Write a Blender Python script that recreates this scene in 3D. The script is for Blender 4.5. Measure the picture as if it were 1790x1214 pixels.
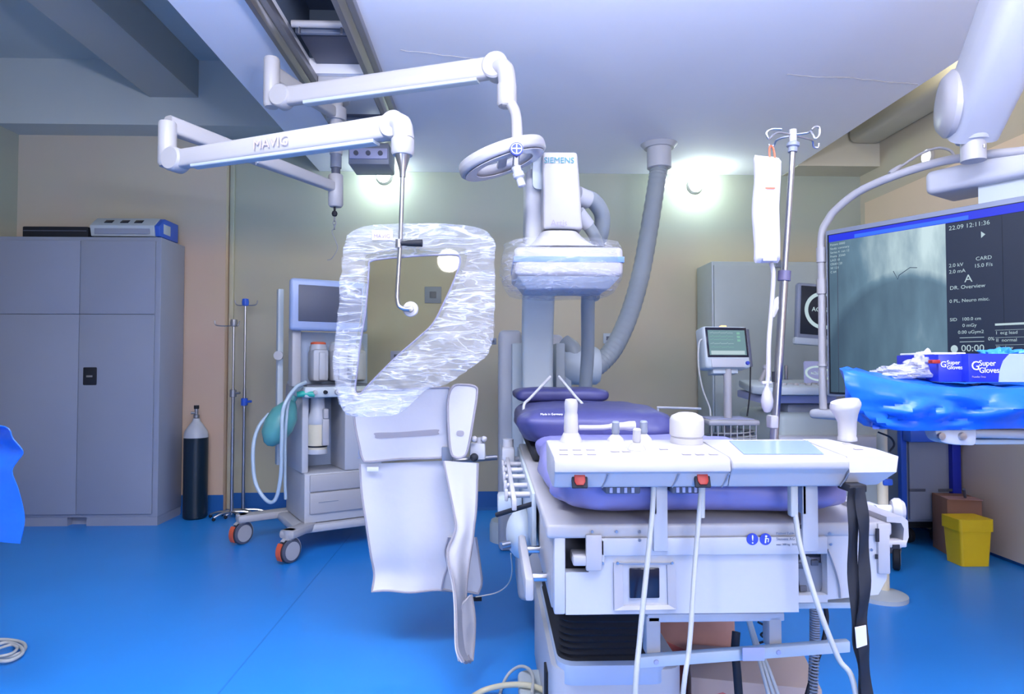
import bpy, bmesh, math, random
from mathutils import Vector, Matrix, Euler, noise
random.seed(7)
R = math.radians
V = Vector
for o in list(bpy.data.objects): bpy.data.objects.remove(o)
C = bpy.context.scene.collection
sc = bpy.context.scene

# ---------------------------------------------------------------- camera
F = 1150.0
EYE = V((0, 0, 1.12))
cam_d = bpy.data.cameras.new('camera'); cam = bpy.data.objects.new('camera', cam_d); C.objects.link(cam)
cam_d.sensor_width = 36; cam_d.lens = 36 * F / 1790; cam_d.clip_start = .02
cam.location = EYE; cam.rotation_euler = Euler((R(91.6), 0, R(-1.74)))
sc.camera = cam
CR = cam.rotation_euler.to_matrix()

def w(px, py, Y):
    "point of the world at depth Y seen at a pixel of the 1790x1214 photograph"
    d = CR @ V(((px - 895) / F, (607 - py) / F, -1))
    return EYE + d * (Y / d.y)

# ---------------------------------------------------------------- world, lights, exposure
wd = bpy.data.worlds.new('world'); sc.world = wd; wd.use_nodes = True
wd.node_tree.nodes['Background'].inputs[0].default_value = (.45, .55, .8, 1)
wd.node_tree.nodes['Background'].inputs[1].default_value = .3
def area(name, loc, target, size, power, col, sy=None):
    l = bpy.data.lights.new(name, 'AREA'); l.energy = power; l.color = col; l.size = size
    if sy: l.shape = 'RECTANGLE'; l.size_y = sy
    o = bpy.data.objects.new(name, l); C.objects.link(o); o.location = loc
    o.rotation_euler = (V(target) - V(loc)).to_track_quat('-Z', 'Y').to_euler()
    return o
area('ceiling_panel_lamp', (1.1, .7, 2.62), (2.6, 3.4, .6), 1.1, 24, (.86, .87, 1), .6)
area('ceiling_panel_lamp', (-.9, 1.2, 2.60), (-.9, 3.0, .4), .9, 34, (.84, .87, 1), .5)
area('ceiling_fill_light', (.35, .60, 1.80), (.36, .62, 2.64), .5, 76, (.86, .86, 1), .5)  # added fill with no fixture, aimed up to brighten the near ceiling
area('low_shadow_light', (-1.5, -.4, .75), (.4, 3, 2.4), .3, 8, (.86, .86, 1), .3)  # unseen light added low down to throw a scanner shadow on the ceiling
area('rear_fill_light', (1.15, -2.4, 1.8), (0, 3, 1.1), 2.2, 52, (.88, .88, 1), 1.2)  # added broad fill behind the camera; the wall there has no window
area('round_rear_lamp', (-.46, -2.4, 2.24), (-.3, 0, 2), .24, 3.5, (.95, .95, 1)).data.shape = 'DISK'
def point(name, loc, power, col, r=.04):
    l = bpy.data.lights.new(name, 'POINT'); l.energy = power; l.color = col; l.shadow_soft_size = r
    o = bpy.data.objects.new(name, l); C.objects.link(o); o.location = loc; return o
sc.view_settings.view_transform = 'Standard'; sc.view_settings.look = 'None'
sc.view_settings.gamma = 1; sc.view_settings.use_curve_mapping = False
sc.view_settings.exposure = 0.80

# ---------------------------------------------------------------- materials
def nt(name):
    m = bpy.data.materials.new(name); m.use_nodes = True
    return m, m.node_tree, m.node_tree.nodes['Principled BSDF']
def mat(name, col, rough=.5, metal=0, var=.06, scale=6, bump=0, bscale=60, emit=0, coat=0):
    m, t, b = nt(name)
    n = t.nodes.new('ShaderNodeTexNoise'); n.inputs['Scale'].default_value = scale; n.inputs['Detail'].default_value = 4
    tc = t.nodes.new('ShaderNodeTexCoord'); t.links.new(tc.outputs['Object'], n.inputs['Vector'])
    r = t.nodes.new('ShaderNodeMix'); r.data_type = 'RGBA'
    r.inputs[6].default_value = (*[c * (1 - var) for c in col], 1)
    r.inputs[7].default_value = (*[min(1, c * (1 + var)) for c in col], 1)
    t.links.new(n.outputs[0], r.inputs[0]); t.links.new(r.outputs[2], b.inputs['Base Color'])
    b.inputs['Roughness'].default_value = rough; b.inputs['Metallic'].default_value = metal
    if coat: b.inputs['Coat Weight'].default_value = coat
    if emit:
        t.links.new(r.outputs[2], b.inputs['Emission Color']); b.inputs['Emission Strength'].default_value = emit
    if bump:
        n2 = t.nodes.new('ShaderNodeTexNoise'); n2.inputs['Scale'].default_value = bscale
        t.links.new(tc.outputs['Object'], n2.inputs['Vector'])
        bp = t.nodes.new('ShaderNodeBump'); bp.inputs['Strength'].default_value = bump; bp.inputs['Distance'].default_value = .01
        t.links.new(n2.outputs[0], bp.inputs['Height']); t.links.new(bp.outputs[0], b.inputs['Normal'])
    return m
WHITE = mat('white_enamel', (.45, .44, .455), .38, var=.02)
WHITE2 = mat('white_plastic', (.50, .51, .55), .42, var=.03)
OFFW = mat('offwhite_vinyl', (.57, .56, .59), .6, var=.03, bump=.1, bscale=25)
GREYP = mat('pale_grey_plastic', (.50, .56, .60), .45)
BLUEG = mat('blue_grey_plastic', (.44, .53, .70), .45)
CABG = mat('cabinet_grey_paint', (.30, .33, .42), .38, var=.06, scale=2)
CABG2 = mat('tall_cabinet_paint', (.44, .50, .48), .4, var=.05)
STEEL = mat('brushed_steel', (.50, .50, .53), .28, 1)
DSTEEL = mat('dull_steel', (.34, .34, .37), .45, .8)
TANP = mat('trim_grey_tan', (.33, .31, .34), .6)
BLACK = mat('black_rubber', (.008, .010, .018), .7)
BLACKG = mat('black_gloss', (.01, .012, .03), .15)
DGREY = mat('dark_grey_plastic', (.09, .10, .14), .45)
MGREY = mat('mid_grey_plastic', (.22, .25, .32), .45)
PURPLE = mat('purple_blue_vinyl', (.22, .22, .50), .42, var=.12, scale=9, bump=.35, bscale=9)
PURPLE2 = mat('dark_purple_vinyl', (.055, .058, .19), .45, var=.12, scale=9, bump=.3, bscale=9)
RED = mat('red_plastic', (.34, .02, .015), .4)
ORANGE = mat('orange_red_plastic', (.75, .12, .05), .4)
BLUE = mat('bright_blue_plastic', (.03, .12, .62), .4)
DBLUE = mat('deep_blue_card', (.015, .03, .42), .35)
SKYBL = mat('pale_blue_plastic', (.38, .47, .70), .35)
DRAPE = mat('blue_drape_film', (.010, .14, .72), .32, var=.22, scale=7, bump=.25, bscale=18)
DRAPEL = mat('light_blue_film', (.05, .33, .80), .4, var=.15)
YELL = mat('yellow_plastic', (.92, .60, .01), .4)
BROWN = mat('brown_card', (.30, .14, .09), .75, var=.1)
SALMON = mat('salmon_card', (.50, .27, .24), .6, var=.2, scale=12)
CREAM = mat('cream_lime', (.74, .66, .48), .6)
CABLE = mat('beige_cable', (.48, .49, .47), .45)
CABLEY = mat('cream_cable', (.60, .55, .38), .5)
HOSE = mat('grey_hose', (.30, .34, .37), .35)
HOSEL = mat('clear_hose', (.42, .52, .60), .25)
TEAL = mat('green_rubber', (.10, .34, .33), .35)
TEALP = mat('teal_print', (.02, .24, .30), .5, var=0)
BPRINT = mat('blue_print', (.03, .06, .45), .5, var=0)
LPRINT = mat('faint_lilac_print', (.30, .27, .42), .5, var=0)
PEACHP = mat('faint_pink_print', (.55, .46, .52), .5, var=0)
WPRINT = mat('white_print', (.85, .85, .88), .5, var=0)
BAGW = mat('white_pressure_cuff', (.60, .58, .62), .5, var=.03, bump=.1)
PAPER = mat('paper_label', (.68, .68, .70), .7)
ROCKB = mat('gas_cylinder_paint', (.005, .016, .03), .3)
LILACP = mat('lilac_plastic', (.42, .44, .66), .45)
def emis(name, col, s):
    m, t, b = nt(name)
    b.inputs['Base Color'].default_value = (0, 0, 0, 1); b.inputs['Emission Color'].default_value = (*col, 1)
    b.inputs['Emission Strength'].default_value = s; return m
EW = emis('lamp_glow', (.9, 1, .95), 14)
EG = emis('green_led', (.02, .8, .25), .6)
ES_W = emis('screen_white', (.55, .72, .78), .5)
ES_BL = emis('screen_blue', (.01, .03, .85), .55)
ES_LB = emis('screen_light_blue', (.03, .16, .95), .6)
ES_D = emis('screen_navy', (.006, .018, .055), .55)
ES_G = emis('screen_green', (.25, .55, .45), .5)
ES_BK = emis('screen_black', (.002, .006, .018), .5)
def film(name, base, amp, scale, col=(.86, .88, .96)):
    m, t, b = nt(name)
    b.inputs['Base Color'].default_value = (*col, 1); b.inputs['Roughness'].default_value = .18
    tc = t.nodes.new('ShaderNodeTexCoord')
    mp = t.nodes.new('ShaderNodeMapping'); mp.inputs['Rotation'].default_value = (0, R(35), 0); mp.inputs['Scale'].default_value = (1, 1, 5.5)
    t.links.new(tc.outputs['Object'], mp.inputs['Vector'])
    acc = None
    for ang, sc3 in ((38, (1, 1, 5)), (-32, (1, 1, 4.2)), (68, (1.2, 1, 6))):
        mp2 = t.nodes.new('ShaderNodeMapping'); mp2.inputs['Rotation'].default_value = (0, R(ang), 0); mp2.inputs['Scale'].default_value = sc3
        t.links.new(tc.outputs['Object'], mp2.inputs['Vector'])
        q = t.nodes.new('ShaderNodeTexNoise'); q.inputs['Scale'].default_value = scale; q.inputs['Detail'].default_value = 3; q.inputs['Distortion'].default_value = .7
        t.links.new(mp2.outputs[0], q.inputs['Vector'])
        s1 = t.nodes.new('ShaderNodeMath'); s1.operation = 'SUBTRACT'; t.links.new(q.outputs[0], s1.inputs[0]); s1.inputs[1].default_value = .5
        s2 = t.nodes.new('ShaderNodeMath'); s2.operation = 'ABSOLUTE'; t.links.new(s1.outputs[0], s2.inputs[0])
        s3 = t.nodes.new('ShaderNodeMapRange'); s3.inputs[1].default_value = 0; s3.inputs[2].default_value = .032; s3.inputs[3].default_value = 1; s3.inputs[4].default_value = 0
        t.links.new(s2.outputs[0], s3.inputs[0])
        if acc is None: acc = s3.outputs[0]
        else:
            k = t.nodes.new('ShaderNodeMath'); k.operation = 'ADD'; t.links.new(acc, k.inputs[0]); t.links.new(s3.outputs[0], k.inputs[1]); acc = k.outputs[0]
    n = t.nodes.new('ShaderNodeMath'); n.operation = 'MULTIPLY'; n.inputs[1].default_value = .5; t.links.new(acc, n.inputs[0])
    big = t.nodes.new('ShaderNodeTexNoise'); big.inputs['Scale'].default_value = 9; t.links.new(tc.outputs['Object'], big.inputs['Vector'])
    mm = t.nodes.new('ShaderNodeMath'); mm.operation = 'MULTIPLY'; t.links.new(n.outputs[0], mm.inputs[0]); t.links.new(big.outputs[0], mm.inputs[1])
    mr = t.nodes.new('ShaderNodeMapRange'); mr.inputs[1].default_value = .02; mr.inputs[2].default_value = .42
    mr.inputs[3].default_value = base; mr.inputs[4].default_value = base + amp
    t.links.new(mm.outputs[0], mr.inputs[0])
    tr = t.nodes.new('ShaderNodeBsdfTransparent'); mx = t.nodes.new('ShaderNodeMixShader')
    t.links.new(mr.outputs[0], mx.inputs[0]); t.links.new(tr.outputs[0], mx.inputs[1]); t.links.new(b.outputs[0], mx.inputs[2])
    bp = t.nodes.new('ShaderNodeBump'); bp.inputs['Strength'].default_value = .45; bp.inputs['Distance'].default_value = .008
    t.links.new(n.outputs[0], bp.inputs['Height']); t.links.new(bp.outputs[0], b.inputs['Normal'])
    out = t.nodes['Material Output']; t.links.new(mx.outputs[0], out.inputs[0]); return m
FILM = film('crinkled_clear_film', .16, .50, 3.2, (.66, .69, .78))
FILM2 = film('thin_clear_film', .10, .34, 3.6, (.64, .67, .76))
FILMP = film('soft_clear_bag', .45, .3, 9, (.80, .80, .86))
def glassy():
    m, t, b = nt('clear_lead_acrylic')
    tr = t.nodes.new('ShaderNodeBsdfTransparent'); tr.inputs[0].default_value = (.93, .93, .84, 1)
    gl = t.nodes.new('ShaderNodeBsdfGlossy'); gl.inputs['Roughness'].default_value = .03
    fr = t.nodes.new('ShaderNodeFresnel'); fr.inputs[0].default_value = 1.5
    mx = t.nodes.new('ShaderNodeMixShader'); t.links.new(fr.outputs[0], mx.inputs[0])
    t.links.new(tr.outputs[0], mx.inputs[1]); t.links.new(gl.outputs[0], mx.inputs[2])
    t.links.new(mx.outputs[0], t.nodes['Material Output'].inputs[0]); return m
GLASS = glassy()
def wall_mat(name, low, high, z0, z1):
    m, t, b = nt(name)
    g = t.nodes.new('ShaderNodeNewGeometry'); s = t.nodes.new('ShaderNodeSeparateXYZ'); t.links.new(g.outputs['Position'], s.inputs[0])
    mr = t.nodes.new('ShaderNodeMapRange'); mr.inputs[1].default_value = z0; mr.inputs[2].default_value = z1
    t.links.new(s.outputs[2], mr.inputs[0])
    n = t.nodes.new('ShaderNodeTexNoise'); n.inputs['Scale'].default_value = 2.5; n.inputs['Detail'].default_value = 5
    t.links.new(g.outputs['Position'], n.inputs['Vector'])
    r = t.nodes.new('ShaderNodeMix'); r.data_type = 'RGBA'; r.inputs[6].default_value = (*low, 1); r.inputs[7].default_value = (*high, 1)
    t.links.new(mr.outputs[0], r.inputs[0])
    r2 = t.nodes.new('ShaderNodeMix'); r2.data_type = 'RGBA'; r2.blend_type = 'MULTIPLY'; r2.inputs[0].default_value = .12
    t.links.new(r.outputs[2], r2.inputs[6]); t.links.new(n.outputs[1], r2.inputs[7])
    t.links.new(r2.outputs[2], b.inputs['Base Color']); b.inputs['Roughness'].default_value = .7; return m
WALL = wall_mat('wall_paint', (.56, .50, .36), (.40, .44, .37), 1.95, 2.22)
WALLP = wall_mat('pillar_paint', (.70, .50, .36), (.58, .53, .43), 1.95, 2.25)
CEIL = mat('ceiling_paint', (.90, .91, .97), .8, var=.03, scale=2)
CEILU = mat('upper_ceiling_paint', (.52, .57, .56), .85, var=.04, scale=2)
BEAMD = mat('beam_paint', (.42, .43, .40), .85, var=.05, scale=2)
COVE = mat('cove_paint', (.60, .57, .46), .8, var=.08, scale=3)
FLOOR = mat('blue_vinyl_floor', (.020, .27, .80), .34, var=.10, scale=1.6, bump=.03, bscale=8)
BASEB = mat('blue_vinyl_skirting', (.016, .12, .40), .4, var=.06)
SEAM = mat('floor_weld', (.02, .22, .66), .4)
CREAMW = mat('window_trim_white', (.7, .7, .72), .5)
def xray():
    m, t, b = nt('angiogram_image')
    tc = t.nodes.new('ShaderNodeTexCoord'); mp = t.nodes.new('ShaderNodeMapping')
    t.links.new(tc.outputs['Object'], mp.inputs[0]); mp.inputs['Scale'].default_value = (9, 1, 2.5); mp.inputs['Rotation'].default_value = (0, R(14), 0)
    n = t.nodes.new('ShaderNodeTexNoise'); n.inputs['Scale'].default_value = 1.5; n.inputs['Detail'].default_value = 6
    t.links.new(mp.outputs[0], n.inputs[0])
    s = t.nodes.new('ShaderNodeSeparateXYZ'); t.links.new(tc.outputs['Object'], s.inputs[0])
    # dome shaped shadow of the diaphragm, an ellipse in screen plane
    def mth(op, a, bv, c=None):
        k = t.nodes.new('ShaderNodeMath'); k.operation = op
        for i, v in enumerate((a, bv, c)):
            if v is None: continue
            if isinstance(v, (int, float)): k.inputs[i].default_value = v
            else: t.links.new(v, k.inputs[i])
        return k.outputs[0]
    dx = mth('DIVIDE', mth('SUBTRACT', s.outputs[0], .345), .36); dz = mth('DIVIDE', mth('SUBTRACT', s.outputs[2], .05), .47)
    rr = mth('SQRT', mth('ADD', mth('MULTIPLY', dx, dx), mth('MULTIPLY', dz, dz)), 0)
    mr = t.nodes.new('ShaderNodeMapRange'); mr.inputs[1].default_value = .96; mr.inputs[2].default_value = 1.06; t.links.new(rr, mr.inputs[0])
    lf = t.nodes.new('ShaderNodeMapRange'); lf.inputs[1].default_value = .02; lf.inputs[2].default_value = .42; lf.inputs[3].default_value = .35; lf.inputs[4].default_value = 1.15
    t.links.new(s.outputs[0], lf.inputs[0])
    br = mth('MULTIPLY', mth('MULTIPLY_ADD', mr.outputs[0], .42, .36), mth('MULTIPLY', lf.outputs[0], mth('MULTIPLY_ADD', n.outputs[0], 1.3, .38)))
    rp = t.nodes.new('ShaderNodeValToRGB'); rp.color_ramp.elements[0].color = (.01, .03, .07, 1); rp.color_ramp.elements[1].color = (.62, .80, .84, 1)
    e = rp.color_ramp.elements.new(.5); e.color = (.13, .24, .33, 1)
    t.links.new(br, rp.inputs[0]); t.links.new(rp.outputs[0], b.inputs['Emission Color']); b.inputs['Emission Strength'].default_value = .55
    b.inputs['Base Color'].default_value = (0, 0, 0, 1); return m
XRAY = xray()

# ---------------------------------------------------------------- builders
def tri(M, p): return M @ V(p) if M is not None else V(p)
class B:
    def __init__(s, M=None): s.bm = bmesh.new(); s.M = M
    def add(s, vs, fs):
        v = [s.bm.verts.new(tri(s.M, p)) for p in vs]
        for f in fs:
            try: s.bm.faces.new([v[i] for i in f])
            except ValueError: pass
        return v
    def box(s, lo, hi, bev=0, seg=2, M=None):
        t = bmesh.new(); bmesh.ops.create_cube(t, size=1)
        lo, hi = V(lo), V(hi); a = V([min(lo[i], hi[i]) for i in range(3)]); c = V([max(lo[i], hi[i]) for i in range(3)])
        for v in t.verts: v.co = V([a[i] + (v.co[i] + .5) * (c[i] - a[i]) for i in range(3)])
        if bev: bmesh.ops.bevel(t, geom=t.edges[:], offset=min(bev, min(c - a) * .49), segments=seg, affect='EDGES', profile=.5)
        if M is not None: bmesh.ops.transform(t, matrix=M, verts=t.verts)
        s.merge(t); return s
    def merge(s, t):
        t.verts.index_update()
        s.add([v.co.copy() for v in t.verts], [[v.index for v in f.verts] for f in t.faces]); t.free()
    def prism(s, pts, d, bev=0, seg=2):
        "closed outline of 3D points pushed along vector d"
        t = bmesh.new(); v = [t.verts.new(p) for p in pts]; f = t.faces.new(v)
        r = bmesh.ops.extrude_face_region(t, geom=[f]); bmesh.ops.translate(t, vec=V(d), verts=[x for x in r['geom'] if isinstance(x, bmesh.types.BMVert)])
        bmesh.ops.recalc_face_normals(t, faces=t.faces)
        if bev: bmesh.ops.bevel(t, geom=t.edges[:], offset=bev, segments=seg, affect='EDGES', profile=.5)
        s.merge(t); return s
    def cyl(s, p0, p1, r0, r1=None, n=16, cap=True):
        return s.tube([p0, p1], [r0, r0 if r1 is None else r1], n, cap)
    def tube(s, pts, r, n=10, cap=True):
        pts = [V(p) for p in pts]; N = len(pts); rs = r if isinstance(r, (list, tuple)) else [r] * N
        d0 = (pts[1] - pts[0]).normalized(); up = V((0, 0, 1)) if abs(d0.z) < .9 else V((1, 0, 0))
        a = d0.cross(up).normalized(); vs = []
        for i, p in enumerate(pts):
            d = ((pts[min(i + 1, N - 1)] - p).normalized() + (p - pts[max(i - 1, 0)]).normalized())
            d = d.normalized() if d.length > 1e-6 else d0
            a = (a - d * a.dot(d)); a = a.normalized() if a.length > 1e-6 else d.orthogonal().normalized()
            b = d.cross(a)
            for k in range(n): t = 2 * math.pi * k / n; vs.append(p + (a * math.cos(t) + b * math.sin(t)) * rs[i])
        fs = [[i * n + k, i * n + (k + 1) % n, (i + 1) * n + (k + 1) % n, (i + 1) * n + k] for i in range(N - 1) for k in range(n)]
        if cap: fs += [list(range(n))[::-1], [(N - 1) * n + k for k in range(n)]]
        s.add(vs, fs); return s
    def lathe(s, prof, o=(0, 0, 0), ax=(0, 0, 1), n=24):
        "prof: list of (radius, height along axis)"
        o = V(o); ax = V(ax).normalized(); a = ax.orthogonal().normalized(); b = ax.cross(a)
        vs = []; N = len(prof)
        for r, h in prof:
            for k in range(n): t = 2 * math.pi * k / n; vs.append(o + ax * h + (a * math.cos(t) + b * math.sin(t)) * max(r, 1e-4))
        fs = [[i * n + k, i * n + (k + 1) % n, (i + 1) * n + (k + 1) % n, (i + 1) * n + k] for i in range(N - 1) for k in range(n)]
        fs += [list(range(n))[::-1], [(N - 1) * n + k for k in range(n)]]
        s.add(vs, fs); return s
    def ball(s, c, r, n=16):
        t = bmesh.new(); bmesh.ops.create_uvsphere(t, u_segments=n, v_segments=n // 2 + 2, radius=1)
        r = V(r) if not isinstance(r, (int, float)) else V((r, r, r))
        for v in t.verts: v.co = V([v.co[i] * r[i] for i in range(3)]) + V(c)
        s.merge(t); return s
    def grid(s, fn, nu, nv, thick=0, close=False):
        "fn(u,v)->point; thick gives a second skin"
        P = [[V(fn(i / nu, j / nv)) for j in range(nv + 1)] for i in range(nu + 1)]
        vs = [p for row in P for p in row]; W = nv + 1
        fs = [[i * W + j, (i + 1) * W + j, (i + 1) * W + j + 1, i * W + j + 1] for i in range(nu) for j in range(nv)]
        if thick:
            nrm = []
            for i in range(nu + 1):
                for j in range(nv + 1):
                    a = P[min(i + 1, nu)][j] - P[max(i - 1, 0)][j]; b = P[i][min(j + 1, nv)] - P[i][max(j - 1, 0)]
                    c = a.cross(b); nrm.append(c.normalized() if c.length > 1e-9 else V((0, 1, 0)))
            K = len(vs); vs = vs + [vs[i] + nrm[i] * thick for i in range(K)]
            fs = fs + [[K + q for q in f[::-1]] for f in fs]
            rim = [j for j in range(W)] + [i * W + nv for i in range(1, nu + 1)] + [nu * W + j for j in range(nv - 1, -1, -1)] + [i * W for i in range(nu - 1, 0, -1)]
            fs += [[rim[i], K + rim[i], K + rim[(i + 1) % len(rim)], rim[(i + 1) % len(rim)]] for i in range(len(rim))]
        s.add(vs, fs); return s
    def out(s, name, m, parent=None, local=False, ang=38, kind=None, lab=None):
        off = V((0, 0, 0))
        if parent is not None and not local:
            p = parent
            while p.parent: p = p.parent
            off = V(p.location)
            if p.get('_loc'): off = V(p['_loc'])
        bmesh.ops.recalc_face_normals(s.bm, faces=s.bm.faces)
        if off.length: bmesh.ops.translate(s.bm, vec=-off, verts=s.bm.verts)
        me = bpy.data.meshes.new(name); s.bm.to_mesh(me); s.bm.free()
        for p in me.polygons: p.use_smooth = True
        me.set_sharp_from_angle(angle=R(ang)); me.materials.append(m)
        o = bpy.data.objects.new(name, me); C.objects.link(o)
        if parent is not None: o.parent = parent
        if kind: o['kind'] = kind
        if lab: o['label'] = lab
        return o
def thing(name, label, cat, loc=(0, 0, 0), rz=0, group=None):
    o = bpy.data.objects.new(name, None); C.objects.link(o); o.empty_display_size = .05
    o.location = loc; o.rotation_euler = (0, 0, rz); o['label'] = label; o['category'] = cat
    if group: o['group'] = group
    return o
def tag(o, label, cat, group=None):
    o['label'] = label; o['category'] = cat
    if group: o['group'] = group
    return o
def sm(pts, k=6):
    "smooth curve through points"
    P = [V(p) for p in pts]; P = [P[0] * 2 - P[1]] + P + [P[-1] * 2 - P[-2]]; o = []
    for i in range(1, len(P) - 2):
        a, b, c, d = P[i - 1:i + 3]
        for j in range(k):
            t = j / k
            o.append(.5 * (2 * b + (c - a) * t + (2 * a - 5 * b + 4 * c - d) * t * t + (3 * b - a - 3 * c + d) * t ** 3))
    o.append(P[-2]); return o
def smc(pts, k=5):
    "closed smooth curve"
    P = [V(p) for p in pts]; n = len(P); o = []
    for i in range(n):
        a, b, c, d = P[i - 1], P[i], P[(i + 1) % n], P[(i + 2) % n]
        for j in range(k):
            t = j / k
            o.append(.5 * (2 * b + (c - a) * t + (2 * a - 5 * b + 4 * c - d) * t * t + (3 * b - a - 3 * c + d) * t ** 3))
    return o
def at_y(pl, Y): return [w(x, y, Y) for x, y in pl]
def text(body, size, M, m, parent, name='lettering', local=True, ext=.0006, align='LEFT'):
    cu = bpy.data.curves.new('t', 'FONT'); cu.body = body; cu.size = size; cu.extrude = ext; cu.align_x = align; cu.resolution_u = 3
    o = bpy.data.objects.new('t', cu); C.objects.link(o)
    dg = bpy.context.evaluated_depsgraph_get(); me = bpy.data.meshes.new_from_object(o.evaluated_get(dg))
    bpy.data.objects.remove(o); me.transform(M); me.name = name
    if not local:
        p = parent
        while p.parent: p = p.parent
        me.transform(Matrix.Translation(-V(p.location)))
    me.materials.clear(); me.materials.append(m)
    q = bpy.data.objects.new(name, me); C.objects.link(q); q.parent = parent; return q
RX = Matrix.Rotation(R(90), 4, 'X')          # lettering that faces -Y
def T(p): return Matrix.Translation(V(p))

# ---------------------------------------------------------------- the room
LX, RXW, BY, CZ = -3.60, 2.95, 5.15, 2.64
def struct(name, b, m, parent=None):
    o = b.out(name, m, parent)
    if parent is None: o['kind'] = 'structure'
    return o
fl = struct('floor', B().box((LX - .1, -2.6, -.1), (RXW + .1, BY + .1, 0)), FLOOR)
B().box((-.935, -2.5, -.001), (-.929, 4.4, .0012)).out('floor_seam', SEAM, fl)
wb = struct('wall_back', B().box((LX - .1, BY, 0), (RXW + .1, BY + .12, 3.5)), WALL)
struct('wall_left', B().box((LX - .12, -2.6, 0), (LX, BY, 3.5)), WALL)
wr = struct('wall_right', B().box((RXW, -2.6, 0), (RXW + .12, BY, 3.5)), WALLP)
struct('wall_front', B().box((LX - .1, -2.72, 0), (RXW + .1, -2.6, 3.5)), WALL)
pil = struct('wall_pillar', B().box((LX, BY - .08, 0), (-2.035, BY, 2.9)), WALLP)
struct('trim_1', B().box((-2.03, BY - .03, .02), (-1.995, BY, 2.88), .008), WALL)
for x0, x1, y in ((LX, -2.03, BY - .08), (-2.03, RXW, BY)):
    b = B(); b.prism([V((x0, y - .035, 0)), V((x0, y - .008, .02)), V((x0, y - .004, .14)), V((x0, y, .14)), V((x0, y, 0))], (x1 - x0, 0, 0))
    struct('baseboard_back', b, BASEB)
struct('baseboard_right', B().box((RXW - .006, -2.6, 0), (RXW, BY - .04, .05), .002), BASEB)
struct('baseboard_left', B().box((LX, -2.6, 0), (LX + .006, BY - .08, .14), .002), BASEB)
# dropped ceiling with the slot for the track
cb = B()
cb.box((-1.35, -2.6, CZ), (-.95, BY, CZ + .08)); cb.box((-.62, -2.6, CZ), (2.32, BY, CZ + .08)); cb.box((-.95, 3.41, CZ), (-.62, BY, CZ + .08))
cb.box((-.95, -2.6, CZ), (-.62, -.6, CZ + .08))
ce = struct('ceiling', cb, CEIL)
# hairline plaster crack, a thin proud line of filler
def crack(pl, wd_):
    b = B(); pts = []
    for x, y in pl:
        Yc = 1.52; d = CR @ V(((x - 895) / F, (607 - y) / F, -1)); pts.append(EYE + d * ((CZ - .0015 - 1.12) / d.z))
    P = sm(pts, 5)
    for i, p in enumerate(P): p.y += random.uniform(-.006, .006)
    b.tube(P, wd_, 5); return b
crack([(1375, 130), (1430, 135), (1480, 136), (1530, 141), (1605, 147)], .0035).out('ceiling_crack', WHITE, ce)
crack([(700, 88), (760, 95), (830, 103)], .002).out('ceiling_crack', WHITE, ce)
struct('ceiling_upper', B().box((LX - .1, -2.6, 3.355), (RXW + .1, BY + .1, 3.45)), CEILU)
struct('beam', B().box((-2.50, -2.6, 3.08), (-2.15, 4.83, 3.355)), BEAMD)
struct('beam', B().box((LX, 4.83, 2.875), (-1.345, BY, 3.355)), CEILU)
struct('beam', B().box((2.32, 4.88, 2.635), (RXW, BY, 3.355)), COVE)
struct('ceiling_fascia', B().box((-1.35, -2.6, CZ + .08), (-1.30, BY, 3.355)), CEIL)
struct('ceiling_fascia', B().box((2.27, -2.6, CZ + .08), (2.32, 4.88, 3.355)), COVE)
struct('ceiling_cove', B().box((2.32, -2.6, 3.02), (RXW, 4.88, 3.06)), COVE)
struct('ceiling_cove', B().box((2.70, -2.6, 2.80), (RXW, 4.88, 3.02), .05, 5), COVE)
d1 = struct('door_1', B().box((RXW - .02, 2.7, .02), (RXW, 5.06, 2.40), .004), mat('door_leaf_paint', (.80, .64, .50), .6, var=.04, scale=2))
# track recess
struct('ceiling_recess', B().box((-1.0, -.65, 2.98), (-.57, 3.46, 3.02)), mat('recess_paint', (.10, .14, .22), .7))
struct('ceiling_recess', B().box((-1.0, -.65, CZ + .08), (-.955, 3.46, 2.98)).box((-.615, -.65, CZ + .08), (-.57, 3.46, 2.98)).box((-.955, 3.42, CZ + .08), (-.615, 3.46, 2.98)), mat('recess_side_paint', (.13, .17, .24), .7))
# ---------------------------------------------------------------- ceiling track
t = thing('rail_track', 'twin grey steel ceiling rails around a dark open slot, carrying the swing arms', 'track', (-.78, 2.5, CZ))
for x0, x1 in ((-1.005, -.915), (-.655, -.565)):
    b = B(); b.box((x0, -.6, 2.600), (x1, 4.42, 2.6395), .004); b.out('rail', DSTEEL, t)
    b = B(); b.box((x0 + .028, -.6, 2.592), (x0 + .062, 4.42, 2.602), .003); b.out('rail_lip', STEEL, t)
for y in (1.6, 2.32, 2.99):
    B().cyl((-.915, y, 2.68), (-.655, y, 2.68), .016).out('cross_tube', WHITE, t)
    B().box((-.915, y + .05, 2.665), (-.655, y + .075, 2.70), .004).out('cross_bar', MGREY, t)
    for x in (-.88, -.69): B().cyl((x, y, 2.68), (x, y, 2.635), .006, n=8).out('bolt', STEEL, t)
B().box((-.913, 3.12, 2.69), (-.657, 3.41, 2.70)).out('cover_plate', DGREY, t)
B().box((-.915, 3.44, 2.598), (-.655, 3.86, 2.6395), .006).out('trolley_plate', WHITE2, t)
B().box((-.905, 3.88, 2.615), (-.665, 4.40, 2.6395), .004).out('cover_plate', DGREY, t)
for y in (3.95, 4.10, 4.25): B().box((-.905, y, 2.602), (-.665, y + .03, 2.617), .003).out('cross_bar', MGREY, t)
t = thing('junction_box', 'grey ceiling junction box with three dark sockets at the end of the track', 'box', (-.80, 4.5, 2.44))
B().box((-.955, 4.36, 2.455), (-.685, 4.62, 2.6), .01).out('housing', MGREY, t)
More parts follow.
